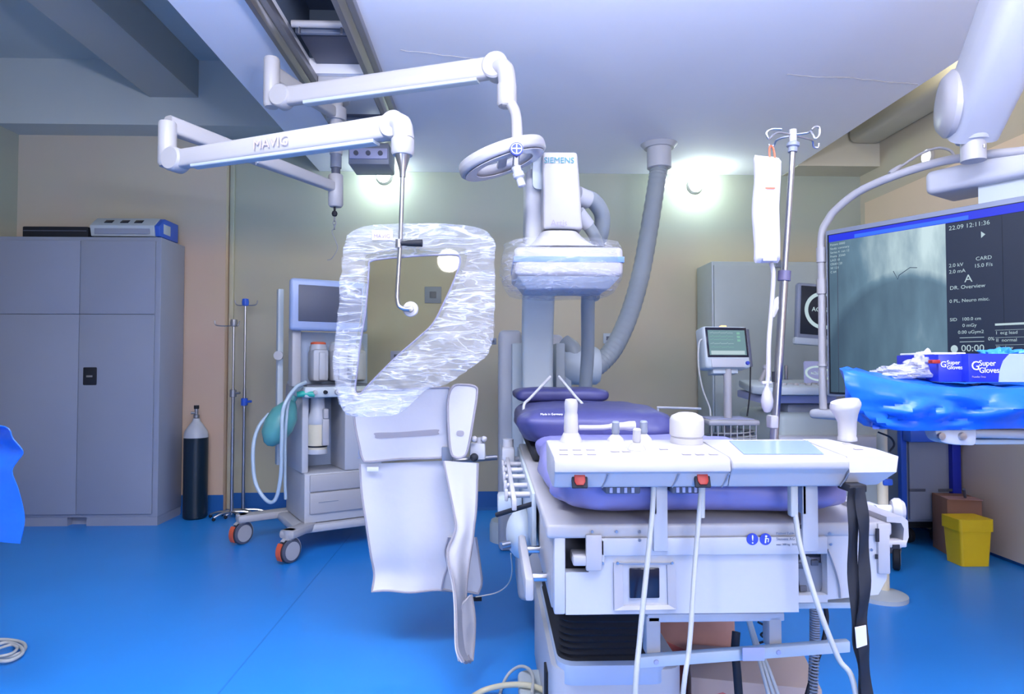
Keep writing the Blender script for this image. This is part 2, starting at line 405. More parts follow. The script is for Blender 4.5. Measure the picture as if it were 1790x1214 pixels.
B().box((-.945, 4.345, 2.49), (-.695, 4.362, 2.56), .004).out('front_panel', LILACP, t)
for x in (-.90, -.82, -.74): B().cyl((x, 4.346, 2.525), (x, 4.334, 2.525), .016, n=12).out('socket', DGREY, t)

# ---------------------------------------------------------------- swing arms
col_x, col_y = -.855, 3.6
def pin(b, p, r, z0, z1):
    b.lathe([(0, z0), (r * .8, z0), (r, z0 + .012), (r, z1 - .008), (r * .9, z1), (0, z1)], (p.x, p.y, 0), n=24)
t = thing('shield_arm', 'lower white jointed ceiling arm ending in the thin steel rod of the clear shield', 'arm', (col_x, col_y, 2.6))
b = B(); b.cyl((col_x, col_y, 2.598), (col_x, col_y, 2.275), .034, n=24); b.lathe([(0, 0), (.07, 0), (.075, .012), (.06, .03), (.034, .035)], (col_x, col_y, 2.565)); b.out('column', WHITE, t)
b = B(); b.cyl((col_x, col_y, 2.275), (col_x, col_y, 2.20), .030, n=20); b.out('bearing', MGREY, t)
b = B(); b.cyl((col_x, col_y, 2.20), (col_x, col_y, 2.14), .024, n=20); b.out('bearing', DGREY, t)
zA = w(587, 330, col_y).z; hub = V((col_x, col_y, zA)); e0 = w(293, 235, 2.75)
b = B(); pin(b, hub, .040, w(587, 362, col_y).z, w(587, 306, col_y).z); b.out('hub', WHITE, t)
def beam(b, p, q, h0, h1, t0, t1, nseg=14, bulge=0):
    "tapered rounded beam: heights h0,h1, thicknesses t0,t1 from p to q"
    p, q = V(p), V(q); d = (q - p).normalized(); s = d.cross(V((0, 0, 1))).normalized(); u = s.cross(d)
    def fn(a, c):
        k = a; h = h0 + (h1 - h0) * k; tt = t0 + (t1 - t0) * k
        an = c * 2 * math.pi; cx = math.copysign(abs(math.cos(an)) ** .45, math.cos(an)); cz = math.copysign(abs(math.sin(an)) ** .45, math.sin(an))
        return p.lerp(q, a) + s * cx * tt / 2 + u * cz * h / 2
    vs = []; n = 20
    b.grid(fn, nseg, n); b.add([fn(0, i / n) for i in range(n)], [list(range(n))]); b.add([fn(1, i / n) for i in range(n)], [list(range(n))])
b = B(); beam(b, hub + V((0, 0, .005)), V((e0.x, e0.y, zA + .035)), .055, .075, .05, .055); b.out('horizontal_arm', WHITE, t)
b = B(); b.box((0, -.003, -.012), (.045, .001, .014), M=T(w(455, 291, 3.1) - V((0, .055, 0))) @ Matrix.Rotation(R(-60), 4, 'Z') @ Matrix.Rotation(R(0), 4, 'Y'), bev=.001); b.out('warning_sticker', PAPER, t)
b = B(); pin(b, e0, .036, w(293, 292, 2.75).z, w(293, 214, 2.75).z); b.out('elbow', WHITE, t)
q0 = w(308, 280, 2.72); q1 = w(692, 222, 2.32)
def knuckle(b, c, d, r, hw):
    s = d.cross(V((0, 0, 1))).normalized(); b.lathe([(0, -hw), (r * .88, -hw), (r, -hw + .008), (r, hw - .008), (r * .88, hw), (0, hw)], c, s, 28)
d = (q1 - q0).normalized()
b = B(); beam(b, q0, q1, .075, .085, .055, .06); knuckle(b, q0, d, .050, .036); knuckle(b, q1, d, .050, .038); b.out('spring_arm', WHITE, t)
b = B(); beam(b, q0 + d * .1 - V((0, 0, .036)), q1 - d * .08 - V((0, 0, .043)), .02, .02, .045, .045); b.out('arm_underside', GREYP, t)
kx = w(704, 240, 2.28)
b = B(); b.tube(sm([q1 + V((.0, -.0, .0)), w(702, 218, 2.29), w(706, 245, 2.28)], 4), .036, 20); b.lathe([(0, 0), (.034, 0), (.040, .01), (.040, .055), (.03, .065), (0, .065)], V((kx.x, kx.y, w(704, 272, 2.28).z))); b.out('wrist', WHITE, t)
cz1 = w(704, 270, 2.28).z
Mv = RX
text('MAVIG', .055, T(q0.lerp(q1, .40) + V((0, -.040, -.02))) @ Matrix.Rotation(math.atan2(d.y, d.x), 4, 'Z') @ Matrix.Rotation(-math.asin(d.z), 4, 'Y') @ RX, PEACHP, t, local=False)
b = B(); b.lathe([(0, 0), (.010, 0), (.011, .02), (.026, .075), (.028, .08), (0, .08)], V((kx.x, kx.y, cz1 - .08)), n=24); b.out('cone', STEEL, t)
rod = [V((kx.x, kx.y, cz1 - .08)), w(700, 420, 2.28), w(695, 500, 2.28), w(694, 520, 2.28), w(697, 534, 2.28), w(706, 540, 2.28), w(716, 541, 2.28)]
b = B(); b.tube([rod[0], rod[1], rod[2]] + sm(rod[3:], 5), .0075, 12); b.out('rod', STEEL, t)
hp = w(697, 426, 2.275)
b = B(); b.tube([hp, hp + V((.02, -.004, 0)), hp + V((.035, -.005, 0)), hp + V((.082, -.006, .001))], [.008, .008, .011, .013], 12); b.out('handle', BLACK, t)
b = B(); b.cyl(hp + V((0, 0, -.014)), hp + V((0, 0, .014)), .012); b.out('collar', STEEL, t)

t = thing('lamp_arm', 'upper white jointed ceiling arm holding the ring-shaped lamp', 'arm', (col_x, col_y, 2.5))
zB = w(587, 200, col_y).z
e1 = w(475, 140, 3.02); hub2 = V((col_x, col_y, zB))
b = B(); b.lathe([(.035, -.035), (.052, -.035), (.055, -.02), (.055, .03), (.035, .035)], hub2); b.out('hub', WHITE, t)
b = B(); beam(b, hub2, V((e1.x, e1.y, w(475, 128, 3.02).z)), .06, .075, .05, .055); b.out('horizontal_arm', WHITE, t)
b = B(); pin(b, e1, .036, w(475, 188, 3.02).z, w(475, 102, 3.02).z); b.out('elbow', WHITE, t)
q0 = w(494, 170, 2.98); q1 = w(868, 118, 2.66); d = (q1 - q0).normalized()
b = B(); beam(b, q0, q1, .082, .086, .055, .06); knuckle(b, q0, d, .052, .036); knuckle(b, q1, d, .055, .038); b.out('spring_arm', WHITE, t)
b = B(); beam(b, q0 + d * .12 - V((0, 0, .042)), q1 - d * .08 - V((0, 0, .042)), .02, .02, .045, .045); b.out('arm_underside', GREYP, t)
k = w(886, 150, 2.62)
b = B(); b.tube(sm([q1, w(883, 122, 2.62), w(887, 150, 2.62)], 4), .036, 20); b.lathe([(0, 0), (.034, 0), (.040, .01), (.040, .085), (0, .09)], V((k.x, k.y, w(887, 186, 2.62).z))); b.box((k.x - .022, k.y - .03, w(887, 188, 2.62).z - .0), (k.x + .012, k.y + .03, w(887, 172, 2.62).z), .008); b.out('wrist', WHITE, t)
b = B(); b.tube(sm([w(890, 176, 2.62), w(901, 198, 2.57), w(904, 232, 2.48), w(903, 264, 2.42)], 6), .021, 16); b.out('drop_tube', WHITE, t)
c = w(878, 277, 2.58)
t = thing('ring_lamp', 'white ring-shaped operating lamp hanging tilted from the upper arm', 'lamp', c)
Mr = T(c) @ Matrix.Rotation(R(-19), 4, 'Y') @ Matrix.Rotation(R(3), 4, 'X')
def ringprof(a, v):
    r0, h = (.145, .028); an = v * 2 * math.pi
    cx = math.copysign(abs(math.cos(an)) ** .6, math.cos(an)); sz = math.copysign(abs(math.sin(an)) ** .6, math.sin(an))
    rr = r0 + .034 * cx; return V((math.cos(a * 2 * math.pi) * rr, math.sin(a * 2 * math.pi) * rr, h * sz * (.8 + .2 * cx)))
b = B(Mr); b.grid(ringprof, 56, 16); b.out('ring', WHITE, t, ang=60)
b = B(Mr); b.grid(lambda a, v: V((math.cos(a * 2 * math.pi) * (.118 + .045 * v), math.sin(a * 2 * math.pi) * (.118 + .045 * v), -.0285)), 56, 2, .002); b.out('light_window', mat('lamp_lens', (.60, .58, .64), .1), t)
b = B(Mr); b.box((-.02, -.12, -.010), (.02, .12, .008), .006); b.out('cross_bar', WHITE, t)
bb = w(903, 261, 2.395)
b = B(); b.lathe([(0, -.006), (.024, -.006), (.024, .006), (0, .006)], bb, (0, -1, 0), 24); b.out('badge', BPRINT, t)
b = B(); b.box(bb + V((-.002, -.009, -.018)), bb + V((.002, -.007, .018))); b.box(bb + V((-.018, -.009, -.002)), bb + V((.018, -.007, .002))); b.tube([bb + V((.019 * math.cos(a), -.0075, .019 * math.sin(a))) for a in [j * math.pi / 12 for j in range(25)]], .0015, 6, False); b.out('badge_print', WPRINT, t)
b = B(); h0 = w(902, 292, 2.41); h1 = w(913, 327, 2.41); dd = (h1 - h0); L = dd.length
b.lathe([(0, 0), (.018, 0), (.016, L * .25), (.021, L * .3), (.021, L * .5), (.014, L * .6), (.015, L * .95), (.010, L), (0, L)], h0, dd, 20); b.out('handle', WHITE2, t)
b = B(); b.cyl(w(903, 264, 2.42), h0, .012, .014); b.out('handle_stem', STEEL, t)

# hook and chain below the column
t = thing('hanging_hook', 'dark hook and thin wire hanging under the lower arm hub', 'hook', (col_x, col_y, 1.9))
p = w(585, 362, col_y)
b = B(); b.cyl(p, p + V((0, 0, -.02)), .006, n=8); b.lathe([(0, 0), (.012, .006), (.016, .018), (.012, .03), (0, .036)], p + V((0, 0, -.055)), n=12); b.out('swivel', BLACK, t)
for i in range(3):
    cc = p + V((0, 0, -.066 - .022 * i)); A = V((1, 0, 0)) if i % 2 else V((0, 1, 0))
    b = B(); b.tube([cc + A * .008 * math.cos(a) + V((0, 0, .014 * math.sin(a))) for a in [2 * math.pi * j / 12 for j in range(13)]], .0028, 6, False); b.out('chain_link', DSTEEL, t)
b = B(); b.tube(sm([p + V((0, 0, -.12)), w(580, 405, col_y), w(586, 420, col_y), w(590, 435, col_y), w(580, 452, col_y), w(572, 455, col_y)], 5), .0022, 6); b.out('wire', DSTEEL, t)

# ---------------------------------------------------------------- transparent shield in its film
t = thing('clear_shield', 'clear lead acrylic shield wrapped in crinkled plastic film, hung on the steel rod', 'shield', w(718, 541, 2.31))
YS = 2.30
inner = [(650, 456), (700, 450), (760, 446), (798, 446), (804, 456), (800, 474), (790, 500), (776, 530), (757, 566), (730, 592), (700, 618), (670, 647), (640, 678), (628, 690), (621, 682), (624, 650), (630, 600), (638, 550), (643, 500), (645, 470)]
outer = [(612, 408), (650, 394), (740, 391), (800, 393), (845, 402), (864, 425), (865, 470), (864, 540), (862, 590), (850, 622), (820, 646), (780, 672), (745, 682), (700, 722), (640, 729), (600, 718), (583, 650), (590, 560), (595, 500), (600, 440)]
I = smc([w(x, y, YS) for x, y in inner], 5); O = smc([w(x, y, YS) for x, y in outer], 5)
cI = sum(I, V((0, 0, 0))) / len(I)
def lerp_ring(src, n, k): return src
b = B(); ring = [cI.lerp(p, 1.12) for p in I]
b.prism([p + V((0, .003, 0)) for p in ring], (0, .010, 0)); b.out('pane', GLASS, t)
nI = len(I)
def filmfn(yoff, seed, amp):
    def fn(u, v):
        i = int(round(u * nI)) % nI; p = I[i].lerp(O[i], v); env = math.sin(math.pi * min(1, max(0, v))) ** .5
        q = V((p.x * 9 + p.z * 6, p.z * 2.2 - p.x * 1.2, seed)); nn = noise.noise(q * 1.6) + .7 * (abs(noise.noise(q * 3.3)) - .2) * 2 + .35 * noise.noise(q * 9)
        r = V((random.Random(i * 7 + seed).uniform(-1, 1) * .004 * (v > .99), 0, 0))
        return p + r + V((0, yoff * (1 - (2 * v - 1) ** 4 * .8) + amp * nn * env, 0))
    return fn
b = B(); b.grid(filmfn(-.012, 3, .014), nI, 16); b.out('film_front', FILM, t, ang=180)
b = B(); b.grid(filmfn(.022, 9, .012), nI, 14); b.out('film_back', FILM2, t, ang=180)
b = B(); b.tube(I + [I[0]], .0035, 8, False); b.out('window_edging', mat('edging_purple_grey', (.20, .20, .28), .5), t)
g = smc([w(x, y, YS - .02) for x, y in [(596, 690), (640, 688), (690, 690), (702, 700), (700, 716), (688, 726), (640, 729), (606, 722), (596, 710)]], 4)
b = B(); b.prism(g, (0, .003, 0)); b.out('film_corner', FILM2, t)
c = w(718, 541, YS)
b = B(); b.lathe([(0, 0), (.026, 0), (.027, .004), (.024, .008), (0, .009)], c, (0, -1, 0), 32); b.out('mounting_disc', WHITE, t)
b = B(); b.lathe([(0, .008), (.012, .009), (.010, .02), (0, .021)], c, (0, -1, 0), 20); b.out('boss', STEEL, t)
M0 = T(w(652, 419, YS - .03)) @ RX
b = B(); lo = w(650, 420, YS - .02); hi = w(687, 403, YS - .02); b.box(lo, hi + V((0, .002, 0)), .001); b.out('sticker', mat('pink_sticker', (.58, .5, .55), .5), t)
text('MAVIG', .019, T(lo + V((.006, -.0015, .008))) @ RX, LPRINT, t, local=False)

# ---------------------------------------------------------------- lower lead apron shield
t = thing('lead_apron_shield', 'white lead rubber apron shield with hanging skirt, clamped on the left of the table', 'shield', (-.28, 2.6, 0))
def ol(pl, Y, k=4): return smc([w(x, y, Y) for x, y in pl], k)
def panel(pl, Y, name, m, th=.012, trim=TANP, yfn=None, k=4):
    P = ol(pl, Y, k)
    b = B(); b.prism([p for p in P], (0, th, 0)); o = b.out(name, m, t)
    b = B(); b.tube([p + V((0, -.0005, 0)) for p in P + [P[0]]], .0045, 8, False); b.out('edging', trim, o); return o
up = panel([(618, 690), (624, 684), (700, 681), (775, 678), (786, 682), (785, 700), (782, 740), (784, 790), (776, 800), (700, 803), (645, 808), (634, 803), (628, 780), (620, 740)], 2.55, 'upper_panel', OFFW)
s0 = [(657, 757), (700, 756), (762, 751), (766, 756), (762, 761), (700, 765), (660, 767), (656, 762)]
b = B(); b.prism([p + V((0, -.002, 0)) for p in ol(s0, 2.55)], (0, .003, 0)); b.out('slot', TANP, up)
fp = panel([(792, 676), (810, 673), (830, 676), (834, 688), (828, 730), (818, 785), (810, 799), (796, 800), (788, 790), (784, 750), (783, 700)], 2.50, 'side_panel', OFFW)
b = B(); b.prism([p + V((0, -.002, 0)) for p in ol([(799, 754), (810, 754), (810, 762), (799, 762)], 2.5, 3)], (0, .003, 0)); b.out('slot', TANP, fp)
b = B(); b.box(w(772, 806, 2.54), w(792, 782, 2.54) + V((0, .01, 0)), .003); b.out('patch', MGREY, t)
def curtain(L, Rr, name, amp, ph, nv=26, nu=14, th=.008, fold=1.5):
    Lc = sm([w(*p) for p in L], 8); Rc = sm([w(*p) for p in Rr], 8)
    def pick(Cv, v):
        x = v * (len(Cv) - 1); i = min(int(x), len(Cv) - 2); return Cv[i].lerp(Cv[i + 1], x - i)
    def fn(u, v):
        p = pick(Lc, v).lerp(pick(Rc, v), u); return p + V((0, amp * math.sin(fold * 2 * math.pi * u + ph) * (.3 + .7 * v), 0))
    b = B(); b.grid(fn, nu, nv, th); o = b.out(name, OFFW, t, ang=60)
    edge = [fn(0, j / nv) for j in range(nv + 1)] + [fn(i / nu, 1) for i in range(1, nu + 1)] + [fn(1, j / nv) for j in range(nv - 1, -1, -1)]
    b = B(); b.tube(edge, .0045, 6); b.out('edging', TANP, o); return o
curtain([(629, 812, 2.57), (632, 860, 2.57), (640, 915, 2.57), (648, 970, 2.58), (654, 1005, 2.60), (650, 1035, 2.58)], [(776, 806, 2.57), (786, 850, 2.57), (796, 900, 2.57), (797, 950, 2.57), (790, 1000, 2.58), (784, 1034, 2.58)], 'skirt', .012, 0)
curtain([(784, 940, 2.56), (778, 965, 2.56), (782, 990, 2.56), (776, 1010, 2.55), (772, 1032, 2.55)], [(832, 940, 2.60), (836, 965, 2.60), (840, 995, 2.60), (842, 1020, 2.60), (836, 1038, 2.60)], 'skirt_end', .006, 1)
curtain([(775, 806, 2.50), (784, 850, 2.49), (793, 895, 2.47), (797, 920, 2.45), (792, 940, 2.43), (783, 960, 2.41), (784, 985, 2.38), (793, 1020, 2.34), (797, 1060, 2.28), (798, 1100, 2.23), (800, 1138, 2.18), (810, 1158, 2.17)],
        [(835, 810, 2.52), (834, 850, 2.51), (832, 895, 2.49), (829, 920, 2.48), (827, 940, 2.47), (824, 960, 2.46), (820, 985, 2.45), (816, 1020, 2.44), (814, 1060, 2.43), (814, 1100, 2.42), (816, 1138, 2.36), (822, 1158, 2.30)], 'front_flap', .006, .5, nv=40)
curtain([(806, 1060, 2.36), (800, 1100, 2.33), (799, 1130, 2.30), (804, 1156, 2.28)], [(824, 1040, 2.44), (830, 1080, 2.42), (829, 1120, 2.40), (826, 1155, 2.34)], 'flap_fold', .004, .2)
b = B(); b.box(w(641, 825, 2.55), w(662, 817, 2.55) + V((0, .004, 0)), .002); b.out('tag', PAPER, t)
cl = w(835, 790, 2.56)
b = B(); b.cyl(w(790, 806, 2.56), w(868, 800, 2.62), .011); b.out('support_bar', STEEL, t)
b = B(); b.box(cl + V((-.03, -.02, -.03)), cl + V((.03, .02, .035)), .008); b.out('clamp', WHITE2, t)
b = B(); b.cyl(w(838, 765, 2.56), w(842, 800, 2.56), .014, .018); b.out('post', WHITE, t)
b = B(); b.ball(w(829, 800, 2.52), .016, 12); b.out('knob', BLACK, t)
b = B(); b.ball(w(829, 768, 2.52), .012, 12); b.ball(w(846, 768, 2.54), .012, 12); b.out('knob', WHITE, t)

# ---------------------------------------------------------------- left metal cabinet
t = thing('metal_cabinet', 'tall grey two-door steel cabinet in the left corner', 'cabinet', (-2.9, 4.88, 0))
zt = w(285, 414, 4.68).z
Fy = 4.70; x0, xm, x1 = -3.46, -2.885, -2.335
B().box((x0, Fy, .06), (x1, 5.055, zt), .006).out('body', CABG, t)
b = B(); b.box((x0, Fy + .005, 0), (xm - .07, 5.05, .06)); b.box((xm + .06, Fy + .005, 0), (x1 - .003, 5.05, .06)); b.box((xm - .07, Fy + .06, 0), (xm + .06, 5.05, .06)); b.out('plinth', CABG, t)
for a, c in ((x0 + .012, xm - .002), (xm + .002, x1 - .035)):
    zs = w(150, 550, Fy).z
    b = B(); b.box((a, Fy - .018, .085), (c, Fy + .001, zs - .0015), .003); b.box((a, Fy - .018, zs + .0015), (c, Fy + .001, zt - .03), .003); dr = b.out('door', CABG, t)
hp = w(158, 658, Fy - .02)
b = B(); b.box(hp + V((-.048, -.008, -.062)), hp + V((.044, .004, .062)), .006); h = b.out('handle', BLACK, t, lab='black recessed lock plate')
b = B(); b.box(hp + V((-.022, -.014, -.008)), hp + V((.02, -.006, .006)), .003); b.out('latch', STEEL, h)
t = thing('flat_case', 'flat black case lying on the left cabinet beside the blue-sided unit', 'case', (-3.1, 4.85, zt))
B().box((w(46, 390, 4.8).x, 4.76, zt + .001), (w(160, 390, 4.8).x, 5.0, zt + .085), .008).out('body', BLACK, t)
B().box((w(46, 390, 4.8).x + .01, 4.755, zt + .05), (w(160, 390, 4.8).x - .01, 4.765, zt + .056)).out('seam', DGREY, t)
t = thing('medical_unit', 'small grey control unit with blue side on top of the left cabinet', 'device', (-2.6, 4.85, zt))
xa, xb = w(158, 390, 4.72).x, w(270, 390, 4.72).x
b = B(); b.prism([V((xa, 4.73, zt + .012)), V((xa, 4.71, zt + .085)), V((xa, 4.80, zt + .155)), V((xa, 5.0, zt + .155)), V((xa, 5.0, zt + .012))], (xb - xa, 0, 0), .004); b.out('housing', GREYP, t)
b = B(); b.prism([V((xb, 4.735, zt + .012)), V((xb, 4.72, zt + .085)), V((xb, 4.80, zt + .15)), V((xb, 5.0, zt + .15)), V((xb, 5.0, zt + .012))], (.035, 0, 0), .004); b.out('side_panel', BLUE, t)
B().box((xb + .033, 4.78, zt + .04), (xb + .037, 4.88, zt + .11), .002).out('side_label', GREYP, t)
B().box((xa + .03, 4.714, zt + .025), (xb - .03, 4.724, zt + .065), .003).out('front_panel', CABG, t)
sl = math.atan2(.07, .09)
for f in (.25, .5, .72):
    Ms = T((xa + (xb - xa) * f, 4.755, zt + .1195)) @ Matrix.Rotation(sl, 4, 'X')
    B().box((-.028, -.02, 0), (.028, .02, .004), .001, M=Ms).out('display', BLACKG, t)
for x in (xa + .03, xb - .03): B().cyl((x, 4.78, zt + .0), (x, 4.78, zt + .013), .012).out('foot', BLACK, t)

# ---------------------------------------------------------------- gas cylinder
c = w(341, 900, 4.93); c.z = 0
t = thing('gas_cylinder', 'dark green gas cylinder with a white shoulder and brass-grey valve', 'cylinder', c)
r = .084; H = w(341, 765, 4.93).z
B().lathe([(0, 0), (r - .01, 0), (r, .012), (r, H), (0, H)], c, n=32).out('body', ROCKB, t)
B().lathe([(r, H), (r, H + .015), (r * .9, H + .05), (r * .55, H + .095), (r * .33, H + .12), (.024, H + .14), (0, H + .14)], c, n=32).out('shoulder', WHITE2, t)
b = B(); b.lathe([(.014, H + .14), (.020, H + .145), (.020, H + .165), (.013, H + .17), (.013, H + .21), (0, H + .21)], c, n=16); b.cyl(c + V((0, 0, H + .18)), c + V((-.035, -.01, H + .18)), .009); b.out('valve', DSTEEL, t)
B().cyl(c + V((0, 0, H + .21)), c + V((0, 0, H + .235)), .018, n=14).out('valve_knob', BLACK, t)

# ---------------------------------------------------------------- two drip stands by the pillar
def stand(px, Y, ytop, name, label, knob, arms, clamp):
    c = w(px, 890, Y); c.z = 0; zt_ = w(px, ytop, Y).z
    t = thing(name, label, 'drip stand', c, group=None)
    B().cyl(c + V((0, 0, .03)), c + V((0, 0, .95)), .0125, n=14).out('lower_pole', STEEL, t)
    B().cyl(c + V((0, 0, .95)), c + V((0, 0, zt_)), .0085, n=12).out('upper_pole', STEEL, t)
    for i in range(5):
        a = R(20 + 72 * i); e = c + V((.17 * math.cos(a), .10 * math.sin(a), 0))
        l = B(); l.tube(sm([c + V((0, 0, .05)), c.lerp(e, .6) + V((0, 0, .045)), e + V((0, 0, .025))], 4), .009, 8); lo = l.out('leg', STEEL, t)
        B().ball(e + V((0, 0, .014)), .013, 10).out('castor', BLACK, lo)
    for a, L in arms:
        e = c + V((L * math.cos(a), L * .4 * math.sin(a), zt_ - .01))
        B().tube(sm([c + V((0, 0, zt_ - .015)), c.lerp(e, .6) + V((0, 0, (zt_ - .01) * .4)) if False else V((c.x + (e.x - c.x) * .6, c.y + (e.y - c.y) * .6, zt_ - .018)), e, e + V((.01 * math.copysign(1, e.x - c.x), 0, .03))], 5), .0045, 8).out('hook', DSTEEL, t)
    B().lathe([(0, -.03), (.022, -.025), (.026, 0), (.022, .025), (0, .03)], c + V((0, 0, zt_ + .005)), n=16).out('knob', knob, t)
    B().lathe([(.009, -.03), (.024, -.026), (.024, .026), (.009, .03)], c + V((0, 0, clamp)), n=14).out('clamp', knob, t)
    B().cyl(c + V((0, 0, clamp)), c + V((.055, -.01, clamp + .004)), .010, n=10).out('clamp_screw', knob, t)
stand(405, 4.90, 566, 'drip_stand', 'left steel drip stand by the pillar with one long hook to the left', DSTEEL, [(R(183), .13), (R(60), .05)], w(405, 688, 4.9).z)
stand(425, 4.97, 530, 'drip_stand', 'right steel drip stand by the pillar with a blue top knob', BLUE, [(R(175), .07), (R(5), .08)], w(425, 703, 4.97).z)

# ---------------------------------------------------------------- wall pieces
def outlet(px, py, Y, sz, label, name='wall_socket', m=GREYP, onright=False):
    c = w(px, py, Y); t = thing(name, label, 'socket', c)
    B().box(c + V((-sz / 2, 0, -sz / 2)), c + V((sz / 2, -.010, sz / 2)), .004).out('plate', m, t)
    B().box(c + V((-sz / 5, -.009, -sz / 5)), c + V((sz / 5, -.013, sz / 5)), .002).out('insert', DGREY, t)
outlet(1063, 592, BY, .08, 'square wall socket beside the large grey hose')
outlet(757, 516, BY, .13, 'grey square wall box seen through the clear shield', 'wall_box', MGREY)
outlet(693, 624, BY, .09, 'lilac wall socket seen low through the clear shield', 'wall_socket', LILACP)
outlet(862, 597, BY, .05, 'small dark wall socket behind the wrapped shield edge', 'wall_socket', MGREY)
for px, py, lab in ((668, 303, 'round glowing downlight at the back wall left of the scanner'), (1221, 320, 'round glowing downlight at the back wall right of the large hose')):
    c = w(px, py, BY - .10); t = thing('wall_lamp', lab, 'lamp', c)
    B().lathe([(0, 0), (.05, 0), (.062, .02), (.062, .035), (0, .035)], c + V((0, .065, 0)), (0, 1, 0)).out('rim', WHITE, t)
    B().ball(c + V((0, .065, 0)), (.052, .03, .052), 18).out('bulb', EW, t)
    point('wall_lamp_light', c + V((0, -.06, 0)), 4, (.85, 1, .92))
c = w(1628, 274, 4.2)
t = thing('wall_lamp', 'round white glowing lamp on the right wall above the display arch', 'lamp', (RXW, c.y, c.z))
Yw = 4.32; c = w(1628, 274, Yw)
B().lathe([(0, 0), (.055, 0), (.055, .02), (0, .02)], V((RXW, c.y, c.z)), (-1, 0, 0)).out('rim', WHITE, t)
B().ball(V((RXW - .02, c.y, c.z)), (.012, .046, .046), 16).out('bulb', emis('soft_glow', (.9, .95, 1), 2.5), t)
# ---------------------------------------------------------------- anaesthesia machine (front-left corner of its body at the origin, turned 30 degrees)
O = V((w(532, 880, 3.95).x, 3.95, 0)); A = R(30)
t = thing('anaesthesia_machine', 'pale blue-white anaesthesia trolley with screen, drawers and green breathing bag', 'medical machine', O, A)
L_ = dict(local=True)
b = B(); b.box((-.06, -.02, .125), (.60, .56, .175), .02); b.out('base', WHITE2, t, **L_)
cast = [(-.11, -.10), (-.27, .46), (.61, -.10), (.74, .46)]
for x, y in cast:
    cx, cy = (.05 if x < .2 else .5), (.05 if y < .2 else .48)
    b = B(); dx, dy = x - cx, y - cy; L = math.hypot(dx, dy); M = T((cx, cy, 0)) @ Matrix.Rotation(math.atan2(dy, dx), 4, 'Z')
    b.box((0, -.05, .135), (L + .03, .05, .185), .018, M=M); b.cyl((x, y, .185), (x, y, .13), .035, .03, 16); b.out('castor_arm', WHITE, t, **L_)
    an = R(-62); Mw = T((x, y, .068)) @ Matrix.Rotation(an, 4, 'Z')
    for s in (-1, 1):
        b = B(Mw); b.lathe([(0, 0), (.058, 0), (.066, .005), (.066, .016), (.058, .020), (0, .020)], (s * .020 - .010, 0, 0), (1, 0, 0), 28); wh = b.out('wheel', DGREY, t, **L_)
        b = B(Mw); b.lathe([(0, 0), (.05, 0), (.052, .003), (0, .003)], (s * .031 - .0015, 0, 0), (1, 0, 0), 24); b.out('hub_cap', WHITE, wh, **L_)
    b = B(Mw); b.grid(lambda u, v: V(((v - .5) * .028, math.cos(R(-20 + 150 * u)) * .074, math.sin(R(-20 + 150 * u)) * .074)), 14, 2, .004); b.out('castor_fork', WHITE, t, **L_)
    b = B(Mw); b.grid(lambda u, v: V(((v - .5) * .034, -math.cos(R(-35 + 75 * u)) * .080, math.sin(R(-35 + 75 * u)) * .080)), 10, 2, .006); b.out('brake_pedal', ORANGE, t, **L_)
# lower cabinet with two drawers
b = B(); b.box((0, .004, .18), (.46, .46, .475), .01); b.out('drawer_cabinet', WHITE2, t, **L_)
for z0, z1 in ((.235, .36), (.366, .466)):
    b = B(); b.box((.03, -.012, z0), (.45, .006, z1), .006); d_ = b.out('drawer', WHITE, t, **L_)
    if z0 < .3: B().box((.08, -.015, .30), (.20, -.011, .304)).out('drawer_mark', MGREY, d_, **L_)
b = B(); b.box((0, .30, .475), (.46, .46, 1.02), .006); b.out('back_panel', BLUEG, t, **L_)
b = B(); b.box((-.01, .03, .475), (.03, .46, 1.0), .008); b.out('side_panel', WHITE2, t, **L_)
b = B(); b.box((.24, .0, .475), (.48, .30, .98), .012); b.out('side_tower', SKYBL if False else WHITE2, t, **L_)
b = B(); b.tube([V((.345 + .018 * math.cos(a), -.0015, .58 + .03 * math.sin(a))) for a in [j * math.pi / 8 for j in range(17)]], .0022, 6, False); b.box((.32, -.003, .545), (.37, 0, .549)); b.out('badge', SKYBL, t, **L_)
# work deck with knobs
b = B(); b.box((-.03, -.10, .93), (.48, .30, .995), .015); b.out('work_deck', GREYP, t, **L_)
b = B(); b.box((-.01, -.075, .995), (.45, .20, 1.003), .003); b.out('deck_mat', DGREY, t, **L_)
for x, m_, r_ in ((.03, WHITE, .014), (.09, BLACK, .012), (.16, WHITE, .017), (.25, MGREY, .014), (.34, WHITE, .014)):
    B().lathe([(0, 0), (r_, 0), (r_ * .85, .02), (0, .022)], (x, -.10, .962), (0, -1, 0), 18).out('knob', m_, t, **L_)
# canister hanging below the deck
cx, cy = .085, .04
b = B(); b.lathe([(0, .60), (.052, .60), (.056, .61), (.056, .77), (0, .77)], (cx, cy, 0), n=28); b.out('lime_canister', CREAM, t, **L_)
b = B(); b.lathe([(.050, .585), (.058, .588), (.058, .612), (.056, .615), (0, .615)], (cx, cy, 0), n=28); b.out('canister_base', WHITE2, t, **L_)
b = B(); b.lathe([(.058, .765), (.06, .77), (.058, .80), (.045, .84), (.04, .93), (0, .93)], (cx, cy, 0), n=28); b.out('canister_housing', WHITE2, t, **L_)
B().lathe([(.0575, .628), (.059, .630), (.059, .636), (.0575, .638)], (cx, cy, 0), n=28).out('ring', BLACK, t, **L_)
b = B(); b.box((.095, -.035, .64), (.135, .0, .80), .006); b.box((.10, -.04, .80), (.13, 0, .86), .006); b.out('valve_block', WHITE, t, **L_)
